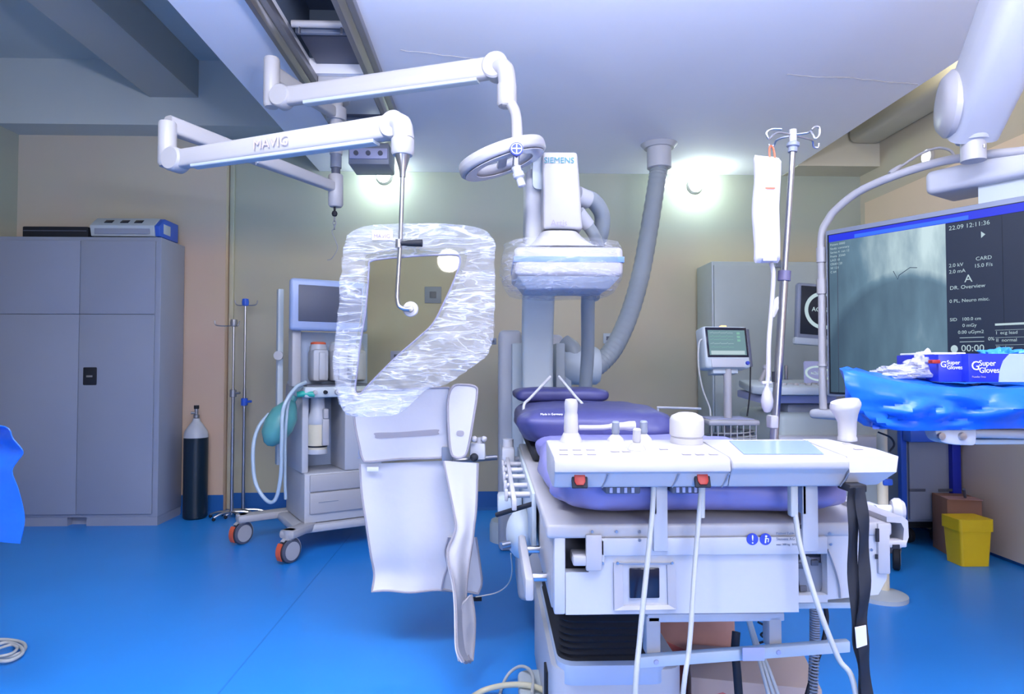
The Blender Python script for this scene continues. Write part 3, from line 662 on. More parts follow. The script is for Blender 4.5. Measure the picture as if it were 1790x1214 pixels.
# vaporisers
for i, x in enumerate((.06, .18, .30)):
    b = B(); b.box((x, .06, 1.02), (x + .10, .20, 1.22), .022); b.box((x + .035, .045, 1.03), (x + .075, .065, 1.20), .006); b.lathe([(0, 0), (.05, 0), (.052, .03), (.045, .05), (0, .052)], (x + .05, .13, 1.20), n=24); v_ = b.out('vaporiser', WHITE2, t, **L_)
    b = B(); b.lathe([(0, 0), (.046, 0), (.046, .010), (.035, .016), (0, .016)], (x + .05, .13, 1.25), n=24); b.out('dial', ORANGE if i == 0 else GREYP, v_, **L_)
b = B(); b.box((-.02, .22, 1.0), (.46, .28, 1.33), .006); b.out('upper_back', BLUEG, t, **L_)
for x in (-.045, ): 
    b = B(); b.box((x - .01, .10, .99), (x + .045, .20, 1.35), .01); b.out('post', WHITE, t, **L_)
b = B(); b.box((-.10, .28, .5), (-.065, .33, 1.6), .006); b.out('side_pole', GREYP, t, **L_)
b = B(); b.lathe([(0, 0), (.028, 0), (.028, .02), (0, .02)], (-.105, .22, 1.18), (-.5, -1, 0), 20); b.out('port', WHITE, t, **L_)
# screen
b = B(); b.box((-.08, .04, 1.33), (.40, .10, 1.645), .022, 4); s_ = b.out('screen_housing', SKYBL, t, **L_)
b = B(); b.box((-.035, .034, 1.385), (.355, .044, 1.605), .004); b.out('screen', DGREY, s_, **L_)
# breathing bag and hoses
b = B(); M = T((-.14, -.02, .80)) @ Matrix.Rotation(R(28), 4, 'Y')
b = B(M); b.lathe([(0, -.16), (.03, -.15), (.07, -.10), (.085, -.03), (.078, .04), (.045, .10), (.02, .13), (.02, .16), (0, .16)], n=24); b.out('breathing_bag', TEAL, t, **L_)
b = B(); b.tube(sm([(-.06, -.06, .95), (-.02, -.08, .955), (.03, -.10, .95)], 4), .018, 12); b.out('bag_connector', mat('green_plastic', (.03, .42, .34), .35), t, **L_)
b = B(); b.tube(sm([(-.02, -.08, 1.02), (-.09, -.13, .99), (-.16, -.16, .88), (-.17, -.17, .70), (-.17, -.15, .50), (-.19, -.12, .37), (-.23, -.08, .36), (-.28, -.02, .46), (-.29, .0, .64), (-.26, .02, .76), (-.2, .02, .84)], 7), .011, 10); b.out('breathing_hose', HOSEL, t, **L_)
b = B(); b.tube(sm([(-.03, -.05, 1.0), (-.11, -.10, .94), (-.14, -.13, .78), (-.14, -.12, .50), (-.13, -.10, .36)], 7), .009, 10); b.out('breathing_hose', HOSEL, t, **L_)

# ---------------------------------------------------------------- scanner (C-arm)
FILMD = film('detector_bag_film', .12, .34, 4, (.62, .64, .74))
t = thing('x_ray_scanner', 'white ceiling-height C-arm X-ray scanner with film-wrapped flat detector over the table', 'x-ray machine', (w(985, 600, 2.75).x, 3.6, 0))
YD = 2.60
def wx(px, Y): return w(px, 600, Y).x
def wz(py, Y): return w(900, py, Y).z
zb, zc = wz(482, YD), wz(428, YD)
xa, xb = wx(899, YD), wx(1091, YD)
b = B(); b.box((xa, YD, zb), (xb, YD + .40, wz(430, YD)), .022, 4); b.out('detector_housing', WHITE, t)
b = B(); b.box((xa - .002, YD - .002, wz(458, YD)), (xb + .002, YD + .402, wz(448, YD)), .001); b.out('blue_stripe', mat('stripe_blue', (.14, .26, .60), .4), t)
b = B(); b.prism([V((xa + .01, YD + .01, zb)), V((xb - .01, YD + .01, zb)), V((xb - .05, YD + .06, zb - .045)), V((xa + .05, YD + .06, zb - .045))], (0, .28, 0), .006); b.out('detector_plate', GREYP, t)
# neck with taper
def neckfn(u, v):
    a = u * 2 * math.pi; k = v; xl = wx(899, YD) * (1 - k) + wx(942, YD) * k; xr = wx(1080, YD) * (1 - k) + wx(1018, YD) * k
    k2 = k ** .45; xl = wx(905, YD) + (wx(947, YD) - wx(905, YD)) * k2; xr = wx(1078, YD) + (wx(1018, YD) - wx(1078, YD)) * k2
    y0 = YD + .01 + .04 * k2; y1 = YD + .38 - .05 * k2
    cx = math.copysign(abs(math.cos(a)) ** .5, math.cos(a)); cy = math.copysign(abs(math.sin(a)) ** .5, math.sin(a))
    return V(((xl + xr) / 2 + cx * (xr - xl) / 2, (y0 + y1) / 2 + cy * (y1 - y0) / 2, wz(428, YD) + v * (wz(398, YD) - wz(428, YD))))
b = B(); b.grid(neckfn, 40, 8); b.out('neck', WHITE, t, ang=60)
zt = wz(263, YD + .03)
y0 = YD + .05
b = B(); b.prism([V((wx(950, y0), y0, wz(400, y0))), V((wx(1020, y0), y0, wz(400, y0))), V((wx(1010, y0), y0 - .01, zt)), V((wx(948, y0), y0 - .01, zt))], (0, .30, 0), .012, 3); b.out('front_cover', WHITE, t)
b = B(); b.box((wx(921, y0), y0 + .10, wz(440, y0)), (wx(960, y0), y0 + .34, zt - .03), .03, 4); b.out('side_cover', WHITE2, t)
b = B(); b.box((wx(1008, y0), y0 + .10, wz(400, y0)), (wx(1020, y0), y0 + .32, wz(318, y0)), .01); b.out('side_cover', GREYP, t)
text('SIEMENS', .033, T(V((wx(951, y0), y0 - .0135, wz(286, y0)))) @ RX, TEALP, t, name='lettering', local=False)
text('Artis', .034, T(V((wx(962, y0), y0 - .022, wz(396, y0)))) @ RX, LPRINT, t, name='lettering', local=False)
# the C itself
cy0, czc, rad = YD + .28, 1.08, .86
def cfn(u, v):
    a = R(102 - 204 * u); an = v * 2 * math.pi
    sx = math.copysign(abs(math.cos(an)) ** .3, math.cos(an)) * .088; sr = math.copysign(abs(math.sin(an)) ** .3, math.sin(an)) * .07
    return V((wx(944, 3.5) + sx, cy0 + (rad + sr) * math.cos(a), czc + (rad + sr) * math.sin(a)))
b = B(); b.grid(cfn, 56, 24); b.add([cfn(1, i / 24) for i in range(24)], [list(range(24))]); b.add([cfn(0, i / 24) for i in range(24)], [list(range(24))]); b.out('c_arc', GREYP, t, ang=50)
b = B(); xc = wx(944, 3.5); b.box((xc - .15, YD + .08, .16), (xc + .15, YD + .42, .44), .03, 3); b.out('tube_housing', WHITE2, t)
b = B(); b.box((wx(872, 3.9), 3.98, 0), (wx(912, 3.98), 4.5, wz(577, 3.98)), .03, 3); b.box((wx(872, 3.98), 4.1, 0), (wx(985, 4.1), 4.6, wz(585, 4.1)), .03, 3); b.out('stand', WHITE2, t)
b = B(); b.box((wx(895, 3.85), 3.86, .1), (wx(915, 3.85), 4.05, wz(600, 3.85)), .008); b.box((wx(972, 3.85), 3.86, .1), (wx(988, 3.85), 4.05, wz(600, 3.85)), .008); b.out('guide_rail', GREYP, t)
b = B(); b.box((wx(970, 3.9), 3.9, .9), (wx(1000, 3.9), 4.1, wz(620, 3.9)), .02); b.lathe([(0, 0), (.10, 0), (.115, .03), (.115, .20), (.10, .22), (0, .22)], V((wx(985, 3.95), 3.98, wz(640, 3.95))), (1, 0, .0), 24); b.out('pivot', GREYP, t)
b = B(); c = w(884, 905, 4.1); b.lathe([(0, 0), (.12, 0), (.12, .10), (.11, .13), (0, .13)], (c.x + .02, 4.25, .0), n=28); b.out('foot', GREYP, t)
# film bag around the detector
def bag(u, v):
    a = u * 2 * math.pi; cx = math.copysign(abs(math.cos(a)) ** .5, math.cos(a)); cy = math.copysign(abs(math.sin(a)) ** .5, math.sin(a))
    X0, X1 = wx(878, YD), wx(1097, YD); e = 1
    z = wz(418, YD) + v * (wz(505, YD) - wz(418, YD)); prof = [.80, .93, 1.0, 1.01, 1.0, .98, .93, .82][min(7, int(v * 7.99))]
    prof = .78 + .24 * math.sin(math.pi * min(1, v * .62 + .2)) ** .7 - .10 * max(0, v - .75) * 2
    p = V(((X0 + X1) / 2 + cx * (X1 - X0) / 2 * prof, YD + .19 + cy * .235 * prof, z)); n_ = noise.noise(V((p.x * 9, p.y * 9, p.z * 16))) * .014
    return p + V((cx * n_, cy * n_, n_ * .5))
b = B(); b.grid(bag, 72, 20); b.out('film_cover', FILMD, t, ang=180)
def bagb(u, v):
    a = u * 2 * math.pi; p = bag(u, 1); c = V((w(985, 600, YD).x, YD + .19, wz(505, YD) + .0)); q = p.lerp(c, v); q.z += -.008 + .02 * noise.noise(V((q.x * 14, q.y * 14, 0))) * math.sin(math.pi * v) ; return q if v > 0 else p
b = B(); b.grid(bagb, 72, 8); b.out('film_bottom', FILMD, t, ang=180)
# cables of the head
b = B(); b.tube(sm([w(1012, 345, 2.85), w(1035, 350, 2.9), w(1052, 375, 2.95), w(1050, 410, 3.0), w(1035, 450, 3.1), w(1028, 520, 3.3), w(1027, 620, 3.5), w(1020, 720, 3.6)], 7), .036, 14); b.out('hose', HOSE, t)
b = B(); b.tube(sm([w(1014, 378, 2.8), w(1028, 395, 2.82), w(1040, 415, 2.86), w(1046, 440, 3.0), w(1040, 520, 3.3)], 7), .026, 12); b.out('hose', HOSE, t)
b = B(); b.cyl(w(1008, 342, 2.84), w(1028, 350, 2.87), .042, .040, 18); b.cyl(w(1010, 372, 2.79), w(1028, 394, 2.82), .032, .030, 18); b.out('hose_collar', WHITE2, t)
b = B(); b.tube(sm([w(985, 600, 3.98), w(1000, 612, 3.95), w(1006, 635, 3.95), w(998, 665, 3.98)], 6), .055, 16); b.out('hose', HOSE, t)

t = thing('supply_hose', 'large grey corrugated hose curving down from a round ceiling flange', 'hose', V((w(1152, 250, 4.45).x, 4.45, CZ)))
fz = CZ; c = V((w(1152, 255, 4.45).x, 4.45, 0))
b = B(); b.lathe([(0, fz - .03), (.10, fz - .03), (.115, fz - .012), (.125, fz - .001), (0, fz - .001)], c, n=32); b.lathe([(.07, fz - .17), (.082, fz - .165), (.082, fz - .03), (.075, fz - .03)], c, n=32); b.out('flange', WHITE2, t)
hp = sm([c + V((0, 0, fz - .15)), w(1148, 320, 4.43), w(1135, 400, 4.38), w(1120, 480, 4.3), w(1100, 550, 4.2), w(1075, 605, 4.1), w(1050, 635, 4.05), w(1025, 650, 4.03)], 16)
b = B(); b.tube(hp, [.060 + .0022 * math.sin(i * 2.1) for i in range(len(hp))], 18); b.out('hose_body', HOSE, t)

# ---------------------------------------------------------------- examination table
t = thing('examination_table', 'white motorised examination table on a black bellows column, seen from its foot end', 'table', (.5, 2.2, 0))
xl, xr, yf, yb = .128, .826, 1.40, 2.85
zT = .782; zB_ = .592
# carriage: end housing with rounded corners and openings built around voids
b = B(); b.box((xl - .012, yf, zT - .030), (.862, yb, zT), .007, 3); b.out('top_frame', WHITE, t)
b = B()
zs = [wz(925, yf), wz(945, yf), wz(999, yf), wz(1080, yf)]
def fx(px): return wx(px, yf)
b.box((fx(968), yf + .003, zB_), (fx(988), yf + .03, zT - .025), .004)                     # left cheek
b.box((fx(988), yf + .003, wz(938, yf)), (fx(1028), yf + .03, zT - .025)); b.box((fx(988), yf + .003, zB_), (fx(1028), yf + .03, wz(1003, yf)))
b.box((fx(1028), yf + .003, zB_), (fx(1392), yf + .03, zT - .025))
b.box((fx(1392), yf + .003, zB_ + .02), (fx(1442), yf + .03, wz(1048, yf))); b.box((fx(1392), yf + .003, wz(968, yf)), (fx(1442), yf + .03, zT - .025))
b.prism([V((fx(1442), yf + .003, wz(1056, yf))), V((fx(1530), yf + .003, wz(1048, yf))), V((fx(1545), yf + .003, wz(1020, yf))), V((fx(1549), yf + .003, wz(960, yf))), V((fx(1549), yf + .003, wz(925, yf))), V((fx(1442), yf + .003, wz(925, yf)))], (0, .027, 0))
b.out('end_panel', WHITE2, t)
b = B(); b.box((xl, yf + .03, zB_ + .004), (xl + .02, yb, zT - .025), .004); b.out('side_panel', WHITE, t)
b = B(); b.box((xr, yf + .03, zB_ + .03), (xr + .015, yb, zT - .025), .004); b.out('side_panel', WHITE2, t)
b = B(); b.box((xl + .02, yf + .10, zB_ + .05), (xr, yf + .12, zT - .03)); b.out('inner_plate', DGREY, t)
b = B(); b.box((xl + .005, yf + .03, zB_ - .004), (xr - .01, yb, zB_ + .01), .003); b.out('underside', GREYP, t)
# raised cover band, shelf bracket and window of the end panel
b = B(); b.box((fx(1030), yf - .006, wz(973, yf)), (fx(1440), yf + .004, zT - .028), .003); b.box((fx(1030), yf - .006, wz(990, yf)), (fx(1055), yf + .004, zT - .03), .003); b.out('cover_band', WHITE2, t)
b = B(); b.box((fx(1022), yf - .010, wz(998, yf)), (fx(1050), yf + .0, wz(935, yf)), .003); b.box((fx(1000), yf - .008, wz(990, yf)), (fx(1030), yf + .05, wz(972, yf)), .004); b.out('bracket', WHITE, t)
b = B()
P0 = [(1073, 985), (1180, 985), (1183, 1066), (1074, 1068)]
P1 = [(1088, 988), (1166, 988), (1168, 1058), (1090, 1060)]
for i in range(4):
    q = [w(*P0[i], yf - .004), w(*P0[(i + 1) % 4], yf - .004), w(*P1[(i + 1) % 4], yf - .001), w(*P1[i], yf - .001)]
    b.prism(q, (0, .006, 0))
b.out('window_frame', WHITE, t)
b = B(); b.box(w(1101, 1047, yf - .002), w(1153, 994, yf - .002) + V((0, .006, 0)), .002, 2); b.out('sensor_window', BLACKG, t)
b = B(); b.prism(smc(at_y([(1392, 975), (1440, 975), (1440, 1044), (1396, 1044)], yf + .04), 1), (0, .04, 0)); b.out('recess', LILACP, t)
b = B(); b.prism(at_y([(1396, 980), (1412, 972), (1430, 984), (1440, 985), (1440, 1018), (1434, 1040), (1400, 1038), (1395, 1010)], yf + .025), (0, .02, 0), .002); b.out('cable_socket', MGREY, t)
for px, py in ((1405, 1030), (1400, 990), (1425, 985)): B().box(w(px - 6, py + 5, yf + .02), w(px + 6, py - 5, yf + .02) + V((0, .008, 0)), .001).out('plug', DGREY, t)
b = B(); b.grid(lambda u, v: w(1448 + 22 * math.sin(u * math.pi * .5) - 3 * v, 962 + 85 * u, yf - .004 + .0 * v) + V((0, .0 + .02 * v, 0)), 10, 2, .003); b.out('curved_guard', WHITE, t)
# right end: lip, corner bracket
b = B(); x_ = fx(1549)
prof = [(fx(1545), wz(909, yf)), (fx(1574), wz(909, yf)), (fx(1582), wz(916, yf)), (fx(1583), wz(945, yf)), (fx(1578), wz(960, yf)), (fx(1566), wz(966, yf)), (fx(1562), wz(962, yf)), (fx(1573), wz(952, yf)), (fx(1575), wz(930, yf)), (fx(1570), wz(920, yf)), (fx(1545), wz(918, yf))]
b.prism([V((x, yf, z)) for x, z in prof], (0, 1.2, 0)); b.out('curved_lip', WHITE, t)
b = B(); b.box((fx(1528), yf - .004, wz(1010, yf)), (fx(1549), yf + .03, wz(920, yf)), .003); b.box((fx(1545), yf - .004, wz(963, yf)), (fx(1578), yf + .03, wz(951, yf)), .003); b.out('corner_bracket', WHITE, t)
b = B(); b.box(w(1532, 948, yf - .006), w(1537, 925, yf - .006) + V((0, .003, 0))); b.box(w(1561, 960, yf - .006), w(1573, 953, yf - .006) + V((0, .003, 0))); b.box(w(1531, 978, yf - .006), w(1535, 970, yf - .006) + V((0, .003, 0))); b.out('slot', BLACK, t)
for px, py in ((1035, 930), (1078, 930), (1118, 930), (1118, 945), (1033, 975), (1053, 985), (1153, 932), (1153, 961), (1418, 926), (1418, 953), (1450, 933), (1452, 952), (1080, 985), (1175, 985), (1523, 962), (1402, 940)):
    b = B(); b.lathe([(0, 0), (.0035, 0), (.003, .002), (0, .002)], w(px, py, yf - .0055), (0, -1, 0), 10); b.out('screw', STEEL, t)
# stickers
for px, glyph in ((1315, '!'), (1338, 'i')):
    c = w(px, 943, yf - .006); b = B(); b.lathe([(0, 0), (.0125, 0), (.0125, .001), (0, .001)], c, (0, -1, 0), 28); s_ = b.out('warning_sticker', BPRINT, t)
    if glyph == '!': text('!', .026, T(c + V((0, -.0018, -.009))) @ RX, WPRINT, s_, local=False, align='CENTER')
    else:
        b = B(); b.ball(c + V((.001, -.0015, .006)), (.0025, .0006, .0025), 8); b.tube([c + V((.000, -.0016, .003)), c + V((-.001, -.0016, -.008))], .0016, 6); b.tube([c + V((0, -.0016, .002)), c + V((.006, -.0016, .001)), c + V((.005, -.0016, -.006))], .0012, 6); b.out('sticker_print', WPRINT, s_)
tz = w(1357, 945, yf - .0065)
for i, (s, dz, sz) in enumerate((('Patient Table', .012, .0075), ('Siemens AG', 0, .008), ('max. 280 kg   0123', -.011, .006))): text(s, sz, T(tz + V((0, 0, dz))) @ RX, MGREY, t, local=False)
B().box(w(1399, 925, yf - .0075), w(1402, 918, yf - .0075) + V((0, .001, 0))).out('sticker_print', BLACK, t)
# left side rail with pegs
b = B(); b.box((xl - .075, 1.75, .735), (xl - .062, 2.78, .765), .003); b.out('side_rail', WHITE, t)
b = B(); b.prism([V((xl - .02, 1.78, .62)), V((xl - .02, 2.80, .62)), V((xl - .02, 2.80, .775)), V((xl - .02, 1.78, .775))], (.012, 0, 0), .003); b.out('side_plate', GREYP, t)
for y in (1.88, 2.02, 2.18, 2.32, 2.46, 2.60):
    b = B(); b.cyl((xl - .01, y, .752), (xl - .088, y, .752), .009, n=12); b.box((xl - .092, y - .014, .735), (xl - .082, y + .014, .768), .004); b.out('rail_peg', WHITE, t)
b = B(); b.cyl((xl - .01, 1.80, .745), (xl - .115, 1.86, .70), .007, n=10); b.out('lever', BLACK, t)
b = B(); b.box((xl - .055, 1.46, .60), (xl - .035, 1.84, .65), .006, M=None); b.out('lower_rail', WHITE, t)
b = B(); b.cyl((xl - .04, 1.55, .625), (xl, 1.55, .625), .01); b.cyl((xl - .04, 1.78, .625), (xl, 1.78, .625), .01); b.out('rail_spacer', STEEL, t)
b = B(); b.ball((xl - .035, 2.05, .60), (.05, .09, .075), 18); b.out('motor_cover', GREYP, t)
b = B(); b.cyl((xl - .075, 1.98, .585), (xl - .10, 1.97, .583), .012); b.out('socket', STEEL, t)
b = B(); b.box((xl - .09, 2.55, .72), (xl - .04, 2.66, .80), .008); b.lathe([(0, 0), (.022, 0), (.022, .03), (0, .03)], (xl - .065, 2.6, .80), n=16); b.out('rail_clamp', WHITE2, t)
b = B(); b.box((.02, 2.3, .60), (xl - .022, 2.42, .66), .01); b.out('hinge', GREYP, t)
# column, bellows, plinth
def rrect(x0, x1, y0, y1, r, z, n=5):
    o = []
    for cx, cy, a0 in ((x1 - r, y1 - r, 0), (x0 + r, y1 - r, 90), (x0 + r, y0 + r, 180), (x1 - r, y0 + r, 270)):
        for k in range(n + 1): a = R(a0 + 90 * k / n); o.append(V((cx + r * math.cos(a), cy + r * math.sin(a), z)))
    return o
b = B(); bx0, bx1, by0, by1 = .185, .47, 1.84, 2.5
nf = 33; rings = []
for i in range(nf):
    z = .30 + (zB_ - .30) * i / (nf - 1); e = .009 if i % 2 else 0
    rings.append(rrect(bx0 + e, bx1 - e, by0 + e, by1 - e, .05, z))
n = len(rings[0]); vs = [p for r_ in rings for p in r_]
b.add(vs, [[i * n + k, i * n + (k + 1) % n, (i + 1) * n + (k + 1) % n, (i + 1) * n + k] for i in range(nf - 1) for k in range(n)]); b.out('bellows', BLACK, t, ang=20)
b = B(); b.prism(rrect(.165, .53, 1.82, 2.62, .05, .0), (0, 0, .285), .006); b.out('plinth', WHITE2, t)
b = B(); b.prism(rrect(.180, .49, 1.812, 2.52, .05, .245), (0, 0, .055), .004); b.out('plinth_band', BLUEG, t)
b = B(); b.box((.158, 1.95, .07), (.166, 2.02, .22), .002); b.out('plinth_slot', BLACK, t)
b = B(); b.prism(rrect(.09, .56, 1.98, 2.36, .04, .0), (0, 0, .045), .01); b.out('foot_plate', GREYP, t)
# under frame
Yu = 1.52
b = B(); b.box(w(1132, 1090, Yu), w(1372, 1072, Yu) + V((0, .05, 0)), .004); b.out('under_bar', WHITE2, t)
for a, c_, y2 in ((1130, 1155, 1148), (1345, 1367, 1136)):
    b = B(); b.box(w(a, y2, Yu), w(c_, 1078, Yu) + V((0, .04, 0)), .004); b.out('under_leg', WHITE, t)
q = [w(1118, 1150, Yu - .02), w(1487, 1122, Yu - .02), w(1487, 1142, Yu - .02), w(1118, 1170, Yu - .02)]
b = B(); b.prism(q, (0, .02, 0), .003); b.out('lower_bar', GREYP, t)
b = B(); b.box(w(1298, 1157, Yu - .032), w(1337, 1133, Yu - .032) + V((0, .004, 0)), .002); b.out('tag', LILACP, t)
for px, py in ((1147, 1158), (1361, 1141)): B().lathe([(0, 0), (.006, 0), (.005, .003), (0, .003)], w(px, py, Yu - .02), (0, -1, 0), 10).out('screw', LILACP, t)
b = B(); b.box((.40, yf + .15, .535), (.44, yf + .2, zB_)); b.box((.62, yf + .15, .535), (.66, yf + .2, zB_)); b.out('under_bracket', GREYP, t)
# right side clamp with wheel-shaped knob
b = B(); b.cyl(w(1530, 893, 1.62), w(1562, 893, 1.62), .014); b.box(w(1520, 905, 1.62), w(1545, 885, 1.62) + V((0, .06, 0)), .006); b.out('side_clamp', WHITE2, t)
b = B(); b.lathe([(0, 0), (.024, 0), (.030, .008), (.030, .018), (.022, .028), (0, .028)], w(1558, 892, 1.62), (1, -.35, 0), 22); b.out('clamp_knob', WHITE, t)

# ---------------------------------------------------------------- mattresses
def pad(name, label, x0, x1, y0, y1, z0, z1, m, seed, amp=.010, rnd=.05, group=None, zf=None):
    cx, cy = (x0 + x1) / 2, (y0 + y1) / 2
    def fn(u, v):
        a = u * 2 * math.pi; ph = (v - .5) * math.pi
        ex = .22; cu = math.copysign(abs(math.cos(a)) ** ex, math.cos(a)); su = math.copysign(abs(math.sin(a)) ** ex, math.sin(a))
        cp = abs(math.cos(ph)) ** .35; sp = math.copysign(abs(math.sin(ph)) ** .75, math.sin(ph))
        p = V((cx + cu * cp * (x1 - x0) / 2, cy + su * cp * (y1 - y0) / 2, (z0 + z1) / 2 + sp * (z1 - z0) / 2))
        k = (p.y - y0) / (y1 - y0)
        if zf: p.z += zf(k) * (sp + 1) / 2
        n_ = noise.noise(V((p.x * 7 + seed, p.y * 7, p.z * 20))) * amp + noise.noise(V((p.x * 22 + seed, p.y * 22, p.z * 9))) * amp * .45
        return p + V((cu * n_ * 1.4, su * n_ * 1.4, n_ * .7 * max(0, sp)))
    b = B(); b.grid(fn, 96, 28); t_ = thing(name, label, 'mattress', (cx, cy, z0), group=group); b.out('cover', m, t_, ang=180); return t_
m1 = pad('mattress', 'wide purple-blue padded mattress lying on the white table behind the console', .146, .822, 1.418, 2.40, zT + .001, .885, PURPLE, 2, .017)
m1['_'] = 0; del m1['_']
m2 = pad('back_pad', 'dark purple pad across the head half of the table with small white print', .10, .66, 2.30, 3.0, .83, .965, PURPLE2, 5, .012)
lp = w(945, 722, 2.30)
text('Made in Germany', .011, T(V((lp.x, 2.312, .945))) @ Matrix.Rotation(R(62), 4, 'X'), WPRINT, m2, local=False)
m3 = pad('head_pad', 'dark blue pillow at the far head end of the table', .10, .52, 2.86, 3.12, .955, 1.02, PURPLE2, 8, .006)
t2 = thing('head_rest_plate', 'thin black tabletop plate jutting out under the head pads', 'tabletop', (.35, 2.9, .8))
B().box((.14, 2.3, .786), (.62, 3.25, .828), .01).out('plate', BLACK, t2)
t = thing('arm_guard', 'two thin white rods leaning together over the head end', 'guard', (.3, 2.75, .95))
for a, c_ in (((962, 659), (916, 708)), ((977, 659), (1018, 708))):
    b = B(); p, q = w(*a, 2.80), w(*c_, 2.62); b.tube(sm([p, p.lerp(q, .75), q, V((q.x, q.y, q.z - .05))], 5), .006, 10); b.out('rod', WHITE2, t)
t = thing('long_handle', 'long white plastic handle lying on the mattress behind the small joysticks', 'handle', w(1045, 750, 2.0))
b = B(); b.tube(sm([w(1012, 748, 1.95), w(1050, 748, 1.95), w(1072, 746, 1.95), w(1110, 745, 1.95)], 4), [.008] * 4 + [.008] * 4 + [.012] * 3 + [.015] * 2, 10); b.out('shaft', WHITE, t)

# ---------------------------------------------------------------- control console
t = thing('control_console', 'long white control console with joysticks and red buttons across the table end', 'console', (.46, 1.42, .87))
def cprof(dy=0, dz=0):
    return [(1.52 + dy * 0, .948), (1.33, .935), (1.318, .930), (1.314, .906), (1.322, .903), (1.334, .873), (1.37, .868), (1.50, .880)]
def module(xa, xb, pf, name='module', m=WHITE):
    b = B(); b.prism([V((xa, y, z)) for y, z in pf], (xb - xa, 0, 0), .004, 2); return b.out(name, m, t)
X = lambda px: wx(px, 1.32)
zz = cprof()
pfB = [(1.52, .948), (1.328, .935), (1.313, .928), (1.313, .912), (1.326, .900), (1.337, .872), (1.37, .868), (1.50, .880)]
# outer ends: left square, right with cut corner
module(X(970) - .002, X(1275), zz); module(X(1275) + .001, X(1480), pfB)
b = B(); xa, xb = X(1480), X(1570)
top = [V((xa, 1.52, .948)), V((X(1530), 1.52, .948)), V((xb - .004, 1.40, .940)), V((xb, 1.325, .934)), V((xa, 1.325, .934))]
bot = [V((xa, 1.50, .880)), V((X(1510), 1.49, .880)), V((xb - .03, 1.41, .878)), V((xb - .035, 1.342, .874)), V((xa, 1.337, .872))]
mid = [V((xa, 1.52, .91)), V((X(1530), 1.52, .91)), V((xb - .006, 1.40, .905)), V((xb - .008, 1.320, .903)), V((xa, 1.315, .903))]
vs = top + mid + bot; fs = [[0, 1, 2, 3, 4], [14, 13, 12, 11, 10]] + [[i, (i + 1) % 5, 5 + (i + 1) % 5, 5 + i] for i in range(5)] + [[5 + i, 5 + (i + 1) % 5, 10 + (i + 1) % 5, 10 + i] for i in range(5)]
b.add(vs, fs); b.out('module', WHITE, t, ang=25)
for px in (1062, 1185, 1272, 1480):
    b = B(); xs = X(px); b.tube([V((xs, 1.318, .902)), V((xs - .003, 1.326, .888)), V((xs - .010, 1.334, .872))], .0016, 6); b.out('seam', MGREY, t)
for px in (1013, 1227):
    xs = X(px); Mb = T((xs, 1.326, .8885)) @ Matrix.Rotation(R(-22), 4, 'X')
    b = B(Mb); b.box((-.016, -.004, -.016), (.016, .003, .016), .002); b.out('button_bezel', BLACK, t)
    b = B(Mb); b.prism([V((-.011, -.004, .012)), V((.011, -.004, .012)), V((.011, -.004, -.004)), V((.007, -.004, -.011)), V((-.007, -.004, -.011)), V((-.011, -.004, -.004))], (0, -.003, 0), .001); b.out('stop_button', RED, t)
def top(px, py): # point on the console top under a pixel
    d = CR @ V(((px - 895) / F, (607 - py) / F, -1)); n_ = V((0, -.0647, 1)).normalized(); p0 = V((.4, 1.52, .948)); k = (p0 - EYE).dot(n_) / d.dot(n_); return EYE + d * k
NX = V((0, -.0647, 1)).normalized()
c = top(998, 772); j = B(); j.lathe([(0, 0), (.026, 0), (.022, .010), (.017, .020), (0, .02)], c, NX, 24); o = j.out('joystick_base', WHITE, t)
b = B(); b.lathe([(.016, .018), (.0165, .03), (.0155, .06), (.0140, .066), (.0145, .070), (.0155, .088), (.013, .096), (0, .098)], c, NX, 24); b.out('joystick', WHITE, t)
for px, py, m_, k in ((1076, 771, MGREY, 1), (1125, 770, MGREY, 1), (1113, 786, WHITE, 1.0)):
    c = top(px, py); b = B(); b.lathe([(0, 0), (.020, 0), (.017, .006), (.010, .013), (.006, .016), (0, .016)], c, NX, 22); o = b.out('joystick_base', WHITE, t)
    b = B(); b.lathe([(.006, .014), (.008, .016), (.0095, .020), (.0085, .038), (.009, .042), (.007, .045), (0, .045)], c, NX, 16); b.out('joystick', m_, t)
c = top(1200, 774)
b = B(); b.lathe([(0, 0), (.036, 0), (.036, .012), (.034, .014), (.038, .018), (.038, .052), (.034, .060), (.020, .067), (0, .069)], c, NX, 32); b.out('large_knob', WHITE, t, lab='large round white knob')
c = top(1481, 770)
b = B(); b.lathe([(0, 0), (.021, 0), (.021, .006), (.019, .009), (.020, .04), (.024, .058), (.033, .078), (.033, .084), (.030, .092), (.0, .096)], c, V((-.04, -.08, 1)), 30)
for v in b.bm.verts:
    h = v.co.z - c.z
    if h > .05: v.co.z += (v.co.x - c.x) * .18; v.co.x += (h - .05) * -.12
b.out('joystick', WHITE, t, lab='tall flared white joystick')
q = [top(1275, 772), top(1412, 772), top(1440, 795), top(1300, 795)]
b = B(); b.prism([p + NX * .0003 for p in q], NX * .0012); b.out('touch_screen', mat('touch_screen_glass', (.26, .36, .58), .15), t)
for rows in ([(985, 787), (1008, 787), (1032, 787), (985, 795), (1010, 795), (1034, 795)], [(1075, 790), (1095, 790)], [(1160, 786), (1200, 795), (1223, 795), (1247, 795)], [(1480, 776), (1500, 786)]):
    for px, py in rows:
        c = top(px, py); M = T(c) @ Matrix.Rotation(R(3.7), 4, 'X')
        b = B(M); b.box((-.009, -.005, 0), (.009, .005, .0012), .0005); b.out('key', LPRINT if False else mat('key_lilac', (.33, .31, .38), .5) if 'key_lilac' not in bpy.data.materials else bpy.data.materials['key_lilac'], t)
